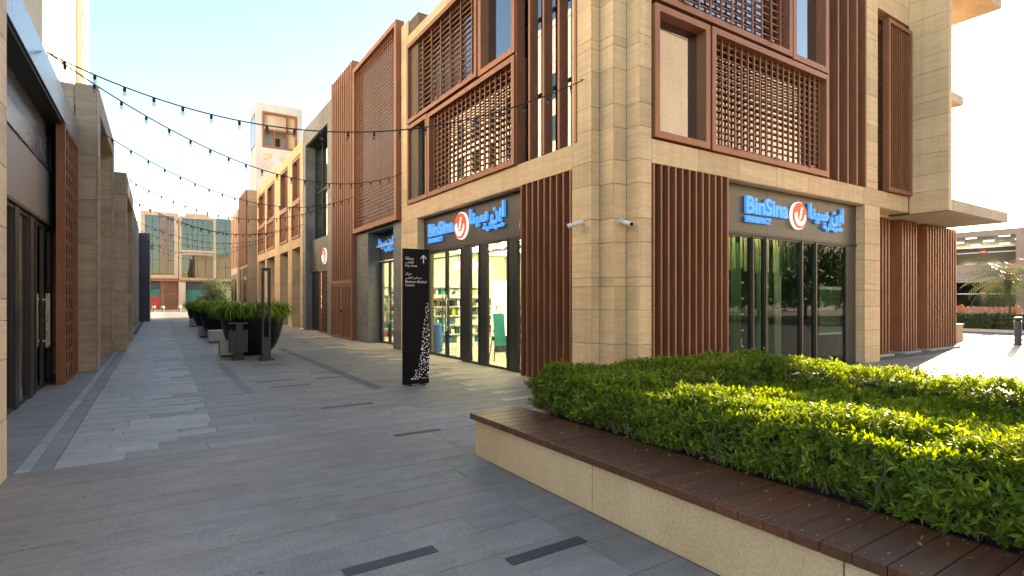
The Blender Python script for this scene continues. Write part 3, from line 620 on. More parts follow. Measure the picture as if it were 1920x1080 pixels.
A = [hedge_pts(3.48, 4.16, -.4, 4.88, .45, .82, 13000, 'tlr'), hedge_pts(3.50, 7.25, 4.08, 4.88, .45, .85, 8500, 'tfb'), hedge_pts(6.52, 7.25, -.8, 4.86, .45, .83, 5600, 'tlr'), hedge_pts(3.48, 4.1, 4.5, 4.88, .45, .81, 900, 'b')]
P_, N_ = np.concatenate([a for a, _ in A]), np.concatenate([b_ for _, b_ in A])
add_leaves('foliage', hd, 'leaf_hedge', P_, N_, 8, .018, .072, .165, (3.4, 4.6, .43))
bm = bmesh.new()
for i in range(260):           # bare woody stems under the leaves
    yy = random.uniform(-.2, 4.8); x0 = random.uniform(3.46, 3.62); q = Vector((x0, yy, .43)); pts = [q]
    for k in range(3): q = q+Vector((random.uniform(-.045, .03), random.uniform(-.05, .05), random.uniform(.07, .13))); pts.append(q)
    tube(bm, [p_-Vector((3.4, 4.6, .43)) for p_ in pts], [.005, .004, .003, .002], 4)
poly_obj('twigs', hd, 'bark', bm, (3.4, 4.6, .43), kind='stuff')
lo = thing('low_shrubs', 'low shrubs with sunlight painted into their yellow-green leaves, filling the middle of the hedge', 'shrub', (5.2, 2, .42))
B('dark_filler', lo, 'soil', 4.15, 6.5, -1.5, 4.12, .41, .48)  # added dark box that closes the shrubs from inside
P_, N_ = hedge_pts(4.05, 6.6, -1.2, 4.15, .45, .61, 12000, 't'); add_leaves('foliage', lo, 'leaf_sunlit', P_, N_, 8, .025, .058, .17, (5.2, 2, .42), .8, .5)
# dry leaves dropped on the bench boards
nl = 90; P_ = np.stack([2.85+.6*np.random.rand(nl)**.6, np.random.rand(nl)*4.6, np.full(nl, .443)], 1); add_leaves('fallen_leaves', pl, 'leaf_dry', P_, np.tile([1., 0, 0], (nl, 1)), 1, .025, .05, .2, (3, 2, .44), .2, -.05)

# ================================================================== right side of the street
# ---- building with the big fine screen
sb = thing('screened_building', 'slate and travertine building with a tall projecting bronze lattice screen', 'building', (6.5, 16.6, 0))
FC = ('x', 6.5, 1)
B('wall_core', sb, 'travertine', 7.5, 13.4, 16.54, 21.2, 4.05, 10.4); B('roof_block', sb, T, 6.7, 7.5, 16.6, 21.1, 10.1, 10.5)
B('wall_core', sb, 'slate', 6.54, 7.15, 19.85, 21.15, -.05, 4.1); clad(FC, sb, 19.82, 21.18, [0, .62, 1.24, 1.87, 2.5, 3.07, 3.6, 4.15], 'slate', 1.5); clad(('y', 19.82, 1), sb, 6.53, 7.1, [0, 1.24, 2.5, 3.6, 4.15], 'slate', 1.)
B('wall_core', sb, 'slate', 6.54, 7.1, 16.56, 17.2, -.05, 4.1); clad(FC, sb, 16.55, 17.22, [0, .62, 1.24, 1.87, 2.5, 3.07, 3.6, 4.15], 'slate', 1.5)
B('soffit', sb, 'frame_dark', 6.5, 7.5, 17.2, 19.85, 4.06, 4.16)
S3 = ('x', 6.95, 1)
for a, b_ in ((17.22, 18.5), (18.5, 19.8)): fb(S3, 'fascia_panel', sb, 'fascia', a+.004, b_-.004, 3.06, 4.05, -.01, .05)
shopdoor(S3, sb, 18.78, 19.62, .02, 3.02, -1); shopdoor(S3, sb, 17.90, 18.77, .02, 3.02, 1); fixedpane(S3, sb, 17.23, 17.89, .02, 3.02); fb(S3, 'jamb', sb, 'frame_dark', 19.63, 19.81, 0, 3.02, 0, .08)
fm = fframe(FC, 'screen_frame', sb, 'bronze', 16.56, 21.18, 4.17, 10.55, .16, -.16, .12)
bx = []
for i in range(22):
    a = 16.72+4.30*(i+.5)/22; bx.append(fr(FC, a-.011, a+.011, 4.33, 10.39, -.055, -.045))
for i in range(46):
    z = 4.33+6.06*(i+.5)/46; bx.append(fr(FC, 16.72, 21.02, z-.009, z+.009, -.0445, -.035))
g_ = J('lattice_grille', fm, 'bronze', bx, 'stuff')
fb(FC, 'pane', fm, 'mirror_glass', 16.72, 21.02, 4.33, 10.39, .04, .05); fb(FC, 'curtain', fm, 'int_white', 17.3, 18.6, 4.4, 10.3, .14, .15); fb(FC, 'curtain', fm, 'travertine_pale', 18.9, 20.8, 4.4, 10.3, .12, .13)
B('door_bell', sb, 'red', 6.485, 6.498, 20.5, 20.6, 1.5, 1.6)
sign('blue Arabic pharmacy sign over the narrow slate framed door', '-x', S3, 0, 0, 0, 0, 18.9, 3.6, 0, 19.75, 1.5, 3.45, .42, latin=False)
# ---- louvred tower with gates
lt = thing('louvered_tower', 'tall reddish brown louvred tower with slatted service gates', 'building', (6.35, 21.2, 0))
B('tower_core', lt, 'brown_dark', 6.53, 9, 21.26, 24.2, -.05, 10.6); FT = ('x', 6.33, 1); B('side_panel', lt, 'bronze', 6.33, 6.9, 21.21, 21.255, 0, 10.95); B('side_panel', lt, 'bronze', 6.33, 6.9, 24.21, 24.25, 0, 11.0)
fins(FT, lt, 21.45, 24.12, 10, 2.42, 10.95, .11, 0, .09); fb(FT, 'rail', lt, 'bronze', 21.26, 24.2, 2.26, 2.41, -.01, .15)
for a0, a1 in ((21.3, 22.72), (22.76, 24.18)):
    gt = fframe(FT, 'gate', lt, 'bronze', a0, a1, .03, 2.24, .07, .02, .08)
    for i in range(6):
        a = a0+.07+(a1-a0-.14)*(i+.5)/6; fb(FT, 'slat', gt, 'bronze', a-.05, a+.05, .10, 2.17, .03, .07)
    fb(FT, 'handle', gt, 'frame_dark', (a1 if a0 < 22 else a0)-.05, (a1 if a0 < 22 else a0)+.05, 1.1, 1.2, -.04, .02)
# ---- slate portal with green glass
sp = thing('slate_portal_building', 'grey slate portal framed building with tall green glazing and a brown grid panel', 'building', (6.5, 25, 0))
sz = [0, 1.05, 2.1, 3.15, 4.2, 5.25, 6.3, 7.35, 8.4, 9.45, 10.62]
B('wall_core', sp, 'slate', 6.54, 9, 24.9, 25.55, -.05, 10.6); clad(FC, sp, 24.9, 25.58, sz, 'slate', 1.4); clad(('y', 24.87, 1), sp, 6.52, 7.2, sz[7:], 'slate', 1.)
B('wall_core', sp, 'slate', 6.54, 9, 30.04, 30.6, -.05, 10.6); clad(FC, sp, 30.0, 30.64, sz, 'slate', 1.4); clad(('y', 30.0, 1), sp, 6.53, 7.0, sz, 'slate', 1.2)
B('lintel', sp, 'slate', 6.54, 9, 25.58, 30.0, 9.7, 10.6); clad(FC, sp, 25.58, 30.0, [9.7, 10.62], 'slate', 1.5); B('soffit', sp, 'frame_dark', 6.55, 7.5, 25.58, 30, 9.66, 9.695)
B('wall_core', sp, 'curtain_green', 7.2, 9, 25.58, 30, 0, 9.65); FG = ('x', 7.02, 1)
for z0, z1 in ((4.7, 7.2), (7.2, 9.64)):
    for a in (25.6, 27.07, 28.54): fixedpane(FG, sp, a, a+1.45, z0, z1-.01, 'win_glass_green')
for a in (25.6, 27.8): fb(('x', 6.75, 1), 'fascia_panel', sp, 'fascia', a+.005, a+2.19, 3.05, 4.68, 0, .06)
gp = fframe(('x', 6.58, 1), 'grid_panel', sp, 'bronze', 25.62, 27.5, .02, 3.03, .06, 0, .08)
for i in range(6): fb(('x', 6.58, 1), 'grid_bar', gp, 'bronze', 25.68+1.76*(i+1)/7-.02, 25.68+1.76*(i+1)/7+.02, .08, 2.97, .0, .035)
for i in range(12): fb(('x', 6.58, 1), 'grid_bar', gp, 'bronze_edge', 25.68, 27.44, .08+2.89*(i+1)/13-.02, .08+2.89*(i+1)/13+.02, .036, .07)
fb(('x', 6.58, 1), 'backing', gp, 'brown_dark', 25.65, 27.47, .05, 3.0, .12, .15); fixedpane(('x', 6.85, 1), sp, 27.55, 29.95, .02, 3.03, 'win_glass_green')
rs = thing('round_sign', 'small round orange and white shop sign on the slate portal', 'sign', (6.74, 26.9, 3.7)); roundel(rs, ('x', 6.74, 1), 26.9, 3.7, .38, 1)
ul = thing('ground_light', 'small white floor lamp at the foot of the slate portal', 'lamp', (6.35, 30.2, 0)); poly_obj('lamp_body', ul, 'white_plastic', lathe([(.12, 0), (.12, .05), (.08, .07)], 16), (6.35, 30.2, .002), True); poly_obj('lamp_glass', ul, 'sign_white', lathe([(.07, .071), (.05, .08)], 16), (6.35, 30.2, .002))
# ---- beige framed terrace
bt = thing('beige_framed_building', 'long beige framed building with paired bronze upper windows and tall ground openings', 'building', (6.5, 31.2, 0))
B('wall_core', bt, 'dark_int', 7.6, 14, 30.7, 46.8, 0, 9.9); zb = [0, .84, 1.68, 2.5, 3.3, 4.5]
B('roof_beam', bt, T, 6.54, 9, 30.7, 46.8, 9.62, 10.2); clad(FC, bt, 30.68, 46.8, [9.6, 10.22], step=1.7); clad(FC, bt, 30.68, 46.8, [4.5, 5.02], step=1.7); B('floor_beam', bt, T, 6.54, 7.6, 30.7, 46.8, 4.5, 5.0)
posts = [(30.68, 31.3), (33.5, 34.65), (37.2, 39.1), (42.2, 43.0), (46.1, 46.8)]
for a, b_ in posts:
    B('post_core', bt, 'joint_dark', 6.54, 7.6, a+.03, b_-.03, -.05, 9.6); clad(FC, bt, a, b_, zb, off=False, step=2.); clad(FC, bt, a, b_, [5.02, 6.2, 7.4, 8.6, 9.6], off=False, step=2.)
    clad(('y', a, 1), bt, 6.53, 7.2, zb, off=False, step=1.)
for (a, a_), (b_, b2) in zip(posts, posts[1:]):
    win(FC, bt, a_+.02, b_-.02, 7.1, 9.55, .14, .0, .3, .2); w_ = win(FC, bt, a_+.02, b_-.02, 5.04, 7.05, .14, -.05, .25, .2, 'win_glass')
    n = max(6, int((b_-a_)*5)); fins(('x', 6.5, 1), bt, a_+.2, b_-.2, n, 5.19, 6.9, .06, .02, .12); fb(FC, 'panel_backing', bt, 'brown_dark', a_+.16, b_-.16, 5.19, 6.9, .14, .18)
    fins(('x', 6.5, 1), bt, a_+.25, a_+(b_-a_)*.45, 4, 7.25, 9.4, .07, .05, .18)
    fixedpane(('x', 7.1, 1), bt, a_+.02, b_-.02, .02, 3.2, 'win_glass', .1); fb(('x', 7.1, 1), 'fascia_panel', bt, 'fascia', a_+.02, b_-.02, 3.22, 4.48, 0, .06); fb(('x', 7.1, 1), 'mullion', bt, 'frame_dark', (a_+b_)/2-.06, (a_+b_)/2+.06, .02, 3.2, -.03, .1)
# ---- far louvred house, stone house behind it
fl = thing('brown_louvered_house', 'brown louvred house with a stone side wall beyond the beige framed building', 'building', (5.85, 47.4, 0))
B('wall_core', fl, 'travertine_grey', 5.9, 12, 47.43, 52, -.05, 10.2); clad(('y', 47.4, 1), fl, 5.88, 7.6, [0, 1, 2, 3, 4, 5, 6, 7, 8, 9, 10.25], 'travertine_grey', 1.2); FH = ('x', 5.85, 1)
fb(FH, 'panel_backing', fl, 'brown_dark', 47.45, 52, 4.4, 10.2, .02, .045); fins(FH, fl, 47.5, 51.95, 16, 4.4, 10.25, .1, -.08, .02); win(FH, fl, 47.6, 49.6, .02, 4.2, .1, -.02, .04, .02); win(FH, fl, 49.8, 51.8, .02, 4.2, .1, -.02, .04, .02)
fh = thing('stone_end_house', 'pale stone house with brown panels at the far end of the street', 'building', (5.7, 52.2, 0))
B('wall_core', fh, 'travertine_pale', 5.7, 12, 52.05, 57, -.05, 9.3); 
for a in (52.4, 54.7): win(('x', 5.7, 1), fh, a, a+2, .02, 3.8, .12, -.03, .0, -.02); B('panel', fh, 'bronze', 5.66, 5.695, a, a+2, 4.4, 8.8)
# ================================================================== end of the street
eb = thing('glass_end_building', 'beige framed glass office building closing the end of the street', 'building', (4, 87, 0)); FE = ('y', 87, 1); PRr = 'pale_render'
B('wall_core', eb, PRr, -2.0, 2.3, 87.1, 99, -.1, 13.2); B('wall_core', eb, PRr, 2.35, 6.75, 87.2, 99, -.1, 12.85); B('wall_core', eb, 'win_glass_green', 6.8, 14, 87.3, 99, -.1, 13.0); B('roof_block', eb, PRr, 3.2, 6.0, 88, 92, 12.86, 13.5)
fframe(FE, 'facade_frame', eb, PRr, -2.0, 2.28, 4.35, 13.25, .5, -.3, .09); fframe(FE, 'facade_frame', eb, PRr, 2.36, 6.75, 8.0, 12.9, .3, -.3, .19); fframe(FE, 'facade_frame', eb, PRr, 2.36, 6.75, 4.2, 7.9, .3, -.3, .19)
def grid(F, p, a0, a1, z0, z1, nx, nz, d, gm, w=.06):
    for i in range(nx):
        for k in range(nz):
            fb(F, 'pane', p, gm, a0+(a1-a0)*i/nx+w/2, a0+(a1-a0)*(i+1)/nx-w/2, z0+(z1-z0)*k/nz+w/2, z0+(z1-z0)*(k+1)/nz-w/2, d-.05, d)
    fb(F, 'pane_backing', p, 'curtain_green', a0, a1, z0, z1, d+.001, d+.03)
grid(FE, eb, -1.5, 1.78, 4.85, 12.75, 4, 4, -.02, 'win_glass_green'); grid(FE, eb, 2.66, 6.45, 8.3, 12.6, 6, 2, .1, 'win_glass_green'); grid(FE, eb, 2.66, 6.45, 4.5, 7.6, 4, 1, .1, 'win_glass_green'); grid(FE, eb, 6.85, 13.9, 4.4, 12.9, 6, 5, .25, 'win_glass_green')
for i in range(6): fb(FE, 'fin', eb, 'bronze', .15+i*.24, .24+i*.24, 5.1, 12.5, -.35, -.1)
B('canopy', eb, 'bronze', -2.4, 14, 86.1, 87.0, 4.0, 4.2); B('shop_panel', eb, 'navy', -2, 0.2, 86.95, 87.05, 2.9, 3.98); B('shop_panel', eb, 'green_poster', -2, .2, 86.95, 87.05, 2.0, 2.895); B('shop_panel', eb, 'red_poster', -2, .2, 86.95, 87.05, .3, 1.995)
B('shop_panel', eb, 'navy', 3.2, 13.8, 86.95, 87.05, 2.9, 3.98); B('shop_panel', eb, 'green_poster', 3.2, 13.8, 86.95, 87.05, .2, 2.895); B('column', eb, PRr, 2.3, 3.1, 86.3, 87.05, -.1, 3.98)
for i in range(8): fb(FE, 'fin', eb, 'bronze', .35+i*.24, .44+i*.24, .1, 3.98, -.3, -.06)
fb(FE, 'rail', eb, 'bronze_edge', .3, 2.15, 2.2, 2.35, -.32, -.301)
bw = thing('boundary_kerb', 'low pale stone kerb wall across the far end of the street', 'wall', (3, 80.2, 0)); B('coping', bw, 'concrete', -14, 30, 80.05, 80.5, -.12, .22)
for i, x in enumerate((-.45, .45, 2.2)):
    bo = thing('bollard', 'small round topped bollard before the glass end building', 'bollard', (x, 78.6, 0), 'far bollards'); poly_obj('post', bo, 'frame_dark', lathe([(.09, 0), (.07, .1), (.07, .45)], 12), (x, 78.6, -.02), True); poly_obj('knob', bo, 'concrete', lathe([(.07, .452), (.2, .55), (.2, .7), (.08, .8)], 14), (x, 78.6, -.02), True)
wt = thing('white_tower', 'tall white tower with a timber screened loggia near its top', 'tower', (19.2, 110, 0)); FW = ('y', 110, 1)
J('tower_wall', wt, 'white_render', [(15.1, 23.25, 110.05, 117.5, -.1, 29.8), (15.1, 16.15, 110.05, 117.5, 29.8, 38.1), (22.3, 23.25, 110.05, 117.5, 29.8, 38.1), (16.15, 22.3, 110.05, 117.5, 36.5, 38.1), (16.15, 22.3, 112.5, 117.5, 29.8, 36.5)])
ll = fframe(FW, 'loggia_frame', wt, 'bronze', 16.15, 22.3, 29.85, 36.5, .35, -.05, .5); fb(FW, 'rail', ll, 'bronze', 16.5, 21.95, 33.0, 33.35, 0, .4); fb(FW, 'post', ll, 'bronze', 20.4, 20.7, 30.2, 36.15, 0, .4); fb(FW, 'post', ll, 'bronze', 18.1, 18.4, 30.2, 33, 0, .4)
fb(FW, 'screen', ll, 'travertine_pale', 16.5, 20.4, 33.35, 36.15, .5, .6); fb(FW, 'screen', ll, 'travertine', 20.7, 21.95, 30.2, 36.15, .5, .6); fb(FW, 'door', ll, 'brown_dark', 18.6, 19.6, 30.2, 32.4, 2.3, 2.4)
for xx, zz, ww, hh in ((16.3, 28.2, .4, .5), (17, 27.8, .8, .9), (16.3, 27.5, .7, .35), (19.3, 27.6, .8, .9), (20.3, 27, .4, .9), (21, 27.9, .3, .4), (16.2, 26, .4, .7), (16.9, 25.6, .8, .8), (17.5, 26.8, .3, .3), (19.6, 26.2, .4, .9), (19.1, 24.8, .4, .7), (16.9, 23, .8, .8), (19.6, 25.4, .3, .3), (16.2, 20.8, .8, .8), (20.6, 25.2, .5, .6)): fb(FW, 'window', wt, 'travertine', xx, xx+ww, zz, zz+hh, .03, .07)
win(('x', 15.1, 1), wt, 111, 116.5, 30.2, 36.3, .3, -.05, .0, -.02)
# ================================================================== left side of the street
GL = ('x', -1.17, -1)
lp = thing('stone_pier_building', 'pale stone pier building beside the slate shop front', 'building', (-1.2, 6.7, 0)); B('wall_core', lp, 'travertine_pale', -9, -1.205, 3.5, 6.70, -.05, 7); clad(GL, lp, 3.5, 6.74, [0, .55, 1.1, 1.45, 1.65, 2.3, 2.85, 3.4, 4.0, 4.6, 5.2, 7], 'travertine_pale', 1.1)
clad(('y', 6.735, -1), lp, -2, -1.205, [0, .55, 1.1, 1.45, 1.65, 2.3, 2.85, 3.4, 4.0, 4.6, 5.2, 7], 'travertine_pale', 1.1)
ls = thing('slate_shop_building', 'slate shop front tinted with blue sky light, with metal fascia and a brown grid panel', 'building', (-1.8, 15, 0)); LG = ('x', -1.8, -1); LC = ('x', -1.5, -1)
B('wall_core', ls, 'slate_dark', -9, -1.85, 6.76, 15.5, 3.1, 5.4); B('roof_deck', ls, 'slate_sky_tint', -9, -1.54, 6.76, 15.5, 5.42, 5.56)
for z0, z1 in ((4.12, 4.58), (4.58, 5.04), (5.04, 5.4)): clad(LG, ls, 6.76, 13.9, [z0, z1], 'slate_sky_tint', 2.4 if z0 != 4.58 else 1.9)
clad(LC, ls, 6.76, 15.52, [5.03, 5.58], 'slate_sky_tint', 2.2); B('soffit', ls, 'frame_dark', -1.84, -1.535, 6.76, 15.5, 4.99, 5.025)
cuts = [6.76, 8.4, 10.2, 12.0, 13.9]
for a, b_ in zip(cuts, cuts[1:]): fb(LG, 'fascia_panel', ls, 'fascia_metal', a+.004, b_-.004, 3.10, 4.09, -.03, .03)
fb(LG, 'fascia_trim', ls, 'frame_dark', 6.76, 13.9, 3.04, 3.09, -.06, .03); fb(LG, 'fascia_trim', ls, 'frame_dark', 6.76, 13.9, 4.095, 4.115, -.05, .03)
for a in (8.6, 10.88, 12.02): fb(LG, 'mullion', ls, 'frame_dark', a-.15, a+.15, 0, 3.03, -.03, .08)
for a0, a1 in ((6.78, 8.44), (8.76, 10.72), (11.04, 11.86)): fixedpane(LG, ls, a0, a1, .01, 3.03, 'win_glass')
fixedpane(LG, ls, 12.18, 12.5, .01, 3.03, 'win_glass'); shopdoor(LG, ls, 12.52, 13.25, .02, 3.02, 1, 'win_glass'); shopdoor(LG, ls, 13.27, 14.0, .02, 3.02, -1, 'win_glass'); B('jamb', ls, 'frame_dark', -2.0, -1.78, 14.01, 14.1, 0, 5)
B('shop_back', ls, 'dark_int', -6, -5.8, 6.8, 14.1, 0, 3.1); B('shop_floor', ls, 'int_floor', -6, -1.85, 6.8, 14.1, -.02, .004); B('shop_side', ls, 'dark_int', -6, -1.9, 14.05, 14.1, 0, 3.1)
gl = B('grid_side', ls, 'bronze', -1.64, -1.5, 13.46, 13.5, 0, 5.02); gp = fframe(LC, 'grid_panel', ls, 'bronze', 13.505, 15.45, 0, 5.02, .06, 0, .05)
for i in range(4): fb(LC, 'grid_bar', gp, 'bronze', 13.565+1.825*(i+1)/5-.03, 13.565+1.825*(i+1)/5+.03, .06, 4.96, .003, .02)
for i in range(17): fb(LC, 'grid_bar', gp, 'bronze_edge', 13.565, 15.39, .06+4.9*(i+1)/18-.03, .06+4.9*(i+1)/18+.03, .021, .045)
fb(LC, 'backing', gp, 'brown_dark', 13.51, 15.44, .02, 5.0, .09, .12)
# stone portals
def portal(name, label, xf, xi, y0, y1, z1, mat, dep=.55, bh=.5):
    """frame of two piers and a beam with a recessed wall"""
    t = thing(name, label, 'building', (xf, y0, 0)); zz = [0, .42, .84, 1.45, 1.87, 2.5, 2.9, 3.5, 3.9, 4.4, 4.9]; zz = [z for z in zz if z < z1-.4]+[z1]
    B('back_wall', t, mat, xf-8, xi-.03, y0+.03, y1-.01, -.05, z1-.03)
    for a, b_ in ((y0, y0+dep), (y1-dep, y1)):
        B('pier_core', t, 'joint_dark', xi-.02, xf-.035, a+.032, b_-.01, -.05, z1-bh); clad(('x', xf, -1), t, a, b_, zz if a == y0 else zz[:-1]+[z1-bh], mat, 2., off=False); clad(('y', a, 1), t, xi, xf-.032, zz if a == y0 else zz[:-1]+[z1-bh], mat, 2., off=False)
    B('beam_core', t, mat, xi-.02, xf-.035, y0+.032, y1, z1-bh+.01, z1-.01); clad(('x', xf, -1), t, y0+dep, y1, [z1-bh, z1], mat, 1.5); B('soffit', t, mat, xi-.02, xf-.002, y0+dep, y1, z1-bh-.012, z1-bh-.002)
    return t
portal('stone_portal_building', 'greenish travertine portal framed building next to the brown grid panel', -1.15, -1.56, 15.56, 20.9, 6.5, 'travertine_grey')
portal('stone_portal_building', 'lower greyish stone portal projecting before the dark blue building', -.84, -1.18, 20.93, 26.3, 5.6, 'travertine_grey')
nv = thing('navy_building', 'dark navy panelled building beyond the stone portals', 'building', (-1.15, 27, 0)); B('wall_core', nv, 'slate_dark', -9, -1.2, 26.4, 46.9, -.05, 6.5)
for i in range(9): clad(('x', -1.15, -1), nv, 26.4+i*2.27, 26.4+(i+1)*2.27-.25, [0, 2.2, 4.4, 6.6], 'slate_dark', 3.)
for i in range(9): fb(('x', -1.15, -1), 'window', nv, 'win_glass', 26.4+(i+1)*2.27-.24, 26.4+(i+1)*2.27-.01, .02, 4.4, .03, .048)
sp2 = thing('slate_end_pier', 'dark blue slate pier house at the end of the left row', 'building', (-.5, 47, 0)); B('wall_core', sp2, 'slate_dark', -9, -.55, 47.03, 52, -.05, 6.3); clad(('y', 47.0, 1), sp2, -1.2, -.52, [0, 1, 2, 3, 4, 5, 6.35], 'slate_dark', 1.); clad(('x', -.52, -1), sp2, 47, 52, [0, 2, 4, 6.35], 'slate_dark', 1.7)
B('wall_lamp', sp2, 'concrete', -.5, -.3, 47.1, 47.25, 5.2, 5.5)
# tall sunlit tower behind the left row
tw = thing('cream_tower', 'tall sunlit cream tower with narrow slot windows rising behind the left row', 'tower', (-10, 85, 0))
B('tower_wall', tw, 'sun_cream', -26, -10.3, 73.5, 100, -.1, 62); B('tower_wall', tw, 'sun_cream', -26, -9.25, 100.01, 107.4, -.1, 62); FTw = ('x', -10, -1)
for i in range(13):       # outer leaf split round the slots
    y0 = 73.5+i*2.04; 
    for k in range(9):
        z0 = 20+k*4.6
        if i % 4 == 2 and k % 3 != 1 or i % 4 == 1 and k % 3 == 1: fb(FTw, 'window', tw, 'brown_board', y0+.5, y0+1.5, z0+.2, z0+4.4, .22, .28); B('wall_panel', tw, 'sun_cream', -10.29, -10, y0, y0+.5, z0, z0+4.59); B('wall_panel', tw, 'sun_cream', -10.29, -10, y0+1.5, y0+2.03, z0, z0+4.59)
        else: B('wall_panel', tw, 'sun_cream', -10.29, -10, y0, y0+2.035, z0, z0+4.595)
for k in range(9):
    fb(('x', -9.25, -1), 'balcony_slab', tw, 'sun_cream', 100.1, 107.4, 20+k*4.6, 20.7+k*4.6, -.14, -.01); fb(('x', -9.25, -1), 'window', tw, 'brown_board', 100.8, 106.8, 20.75+k*4.6, 24.5+k*4.6, -.03, -.008)
for k in range(3): fb(('x', -9.25, -1), 'balcony_post', tw, 'sun_cream', 100.1+k*3.4, 100.5+k*3.4, 20, 61, -.16, -.145)
# buildings out of view across the plaza and behind the left row: they light and mirror in the glass
def block(name, label, x0, x1, y0, y1, h, face, mat, rows=99):
    t = thing(name, label, 'building', ((x0+x1)/2, (y0+y1)/2, 0)); B('wall', t, mat, x0, x1, y0, y1, -.1, h); B('parapet', t, mat, x0-.1, x1+.1, y0-.1, y1+.1, h+.002, h+.5)
    a, e = (y0, y1) if face == 'x' else (x0, x1); F = ('x', x1, -1) if face == 'x' else ('y', y1, -1); n = int((e-a)/3.4)
    for i in range(n):
        for k in range(min(rows, int(h/3.6))):
            q = a+1+(e-a-2)*i/n; f = fframe(F, 'window', t, 'frame_dark', q, q+1.5, .8+k*3.6, 3.0+k*3.6, .08, -.04, .02); fb(F, 'pane', f, 'win_glass', q+.08, q+1.42, .88+k*3.6, 2.92+k*3.6, -.012, -.002)
block('apartment_block', 'cream apartment block behind the left row of shops', -34, -15, 12, 58, 25, 'x', 'sun_cream')
block('plaza_building', 'low beige building across the plaza opposite the pharmacy', -8, 30, -30, -20, 9, 'y', 'travertine')
block('plaza_building', 'long tall beige building beyond the plaza across the road', 34, 130, -50, -30, 33, 'y', 'travertine_grey', 3)

# ================================================================== street furniture
tt = thing('wayfinding_totem', 'black wayfinding totem with white arrow and leaf shaped perforations', 'sign', (4.14, 9.76, 0)); ft = 'white'
B('slab', tt, 'black_steel', 3.88, 4.40, 9.73, 9.81, .02, 2.60, .004); B('foot', tt, 'frame_dark', 3.98, 4.03, 9.66, 9.88, 0, .019); B('foot', tt, 'frame_dark', 4.25, 4.30, 9.66, 9.88, 0, .019)
for body, x, z, w_, h_ in (('\uFE94\uFED8\uFEC4\uFEE8\uFEE3', 3.91, 2.39, .17, .06), ('\uFE8F\uFE8E\uFECC\uFEDF\uFEF7\uFE8D', 3.91, 2.31, .17, .06), ('Play Area', 3.91, 2.245, .235, .05), ('\uFEB0\uFEDB\uFEAE\uFEE3', 3.91, 2.09, .12, .06), ('\uFEF2\uFE92\uFEC4\uFEDF\uFE8D \uFEAE\uFEF4\uFEDB\uFEAA\uFEF4\uFEE3', 3.91, 2.01, .33, .06), ('Medcare Medical', 3.91, 1.95, .43, .045), ('Centre', 3.91, 1.885, .18, .045)):
    text('lettering', tt, body, 'white', w_, h_, (x, 9.7285, z), '-y', .003, .004)
bm = bmesh.new(); bmbox(bm, -.011, .011, -.002, 0, -.08, .05)
for s in (-1, 1): bm.faces.new([bm.verts.new(q) for q in ((0, -.002, .085), (s*.065, -.002, .015), (s*.052, -.002, .002), (0, -.002, .055))])
poly_obj('arrow', tt, 'white', bm, (4.28, 9.7285, 2.41))
bm = bmesh.new(); rr = random.Random(3); placed = []
for i in range(1500):
    v_ = rr.random(); z = .10+1.5*v_; edge = .16+.30*v_**.6 if v_ < .12 else .26+.20*v_**.75
    x = .51-(.51-edge)*rr.random()**1.0; r = rr.choice((.016, .02, .026, .034)) if v_ < .65 else rr.choice((.010, .015, .024))
    if rr.random() < v_**1.3 or edge > .5 or any((x-a)**2+(z-b_)**2 < (r+c_+.005)**2*.8 for a, b_, c_ in placed): continue
    placed.append((x, z, r)); th = rr.random()*3.14; k = rr.choice((.45, .5, .9)); q = []
    for j in range(8):
        t = j*math.pi/4; u, v2 = r*math.cos(t)*.95, r*k*math.sin(t)*.95; q.append(bm.verts.new((x+u*math.cos(th)-v2*math.sin(th), 0, z+u*math.sin(th)+v2*math.cos(th))))
    bm.faces.new(q)
poly_obj('leaf_perforations', tt, 'white', bm, (3.88, 9.7275, .02), kind='stuff')
# big dark pots with arching grass-like plants
def blades(p, w, n, R, h, mat='leaf_pot'):
    V, Fc, val = [], [], []; rng = np.random.RandomState(int(w[1]*10))
    for i in range(n):
        a = rng.rand()*6.283; r0 = R*.85*math.sqrt(rng.rand()); b0 = np.array([r0*math.cos(a), r0*math.sin(a), 0]); a2 = a+rng.randn()*.6; L = h*(.5+.75*rng.rand()); lean = .6+1.0*rng.rand()
        d = np.array([math.cos(a2), math.sin(a2), 0]); s = np.array([-d[1], d[0], 0])*(.012+.014*rng.rand())*(h/.7); k0 = len(V); ns = 6; v = rng.rand()
        q = b0.copy(); ang = 1.45-.25*rng.rand()
        for j in range(ns+1):
            t = j/ns; wd = (1-t)**.6*(.4+1.2*min(t*3, 1)) if j < ns else .02; V += [q-s*wd, q+s*wd]; q = q+(d*math.cos(ang)+np.array([0, 0, math.sin(ang)]))*L/ns; ang -= lean*(.35+.5*t)
        for j in range(ns): Fc.append((k0+2*j, k0+2*j+1, k0+2*j+3, k0+2*j+2)); val.append(v)
    me = bpy.data.meshes.new('blades'); me.from_pydata([tuple(x) for x in V], [], Fc); at_ = me.attributes.new('v', 'FLOAT', 'FACE'); at_.data.foreach_set('value', np.array(val, dtype=np.float32)); me.materials.append(M[mat])
    o = link(bpy.data.objects.new('foliage', me), p, w); o['kind'] = 'stuff'
POT = [(.02, 0), (.32, 0), (.43, .04), (.56, .16), (.67, .34), (.76, .58), (.82, .85), (.85, 1.08), (.85, 1.20), (.81, 1.20), (.78, 1.12), (.02, 1.10)]
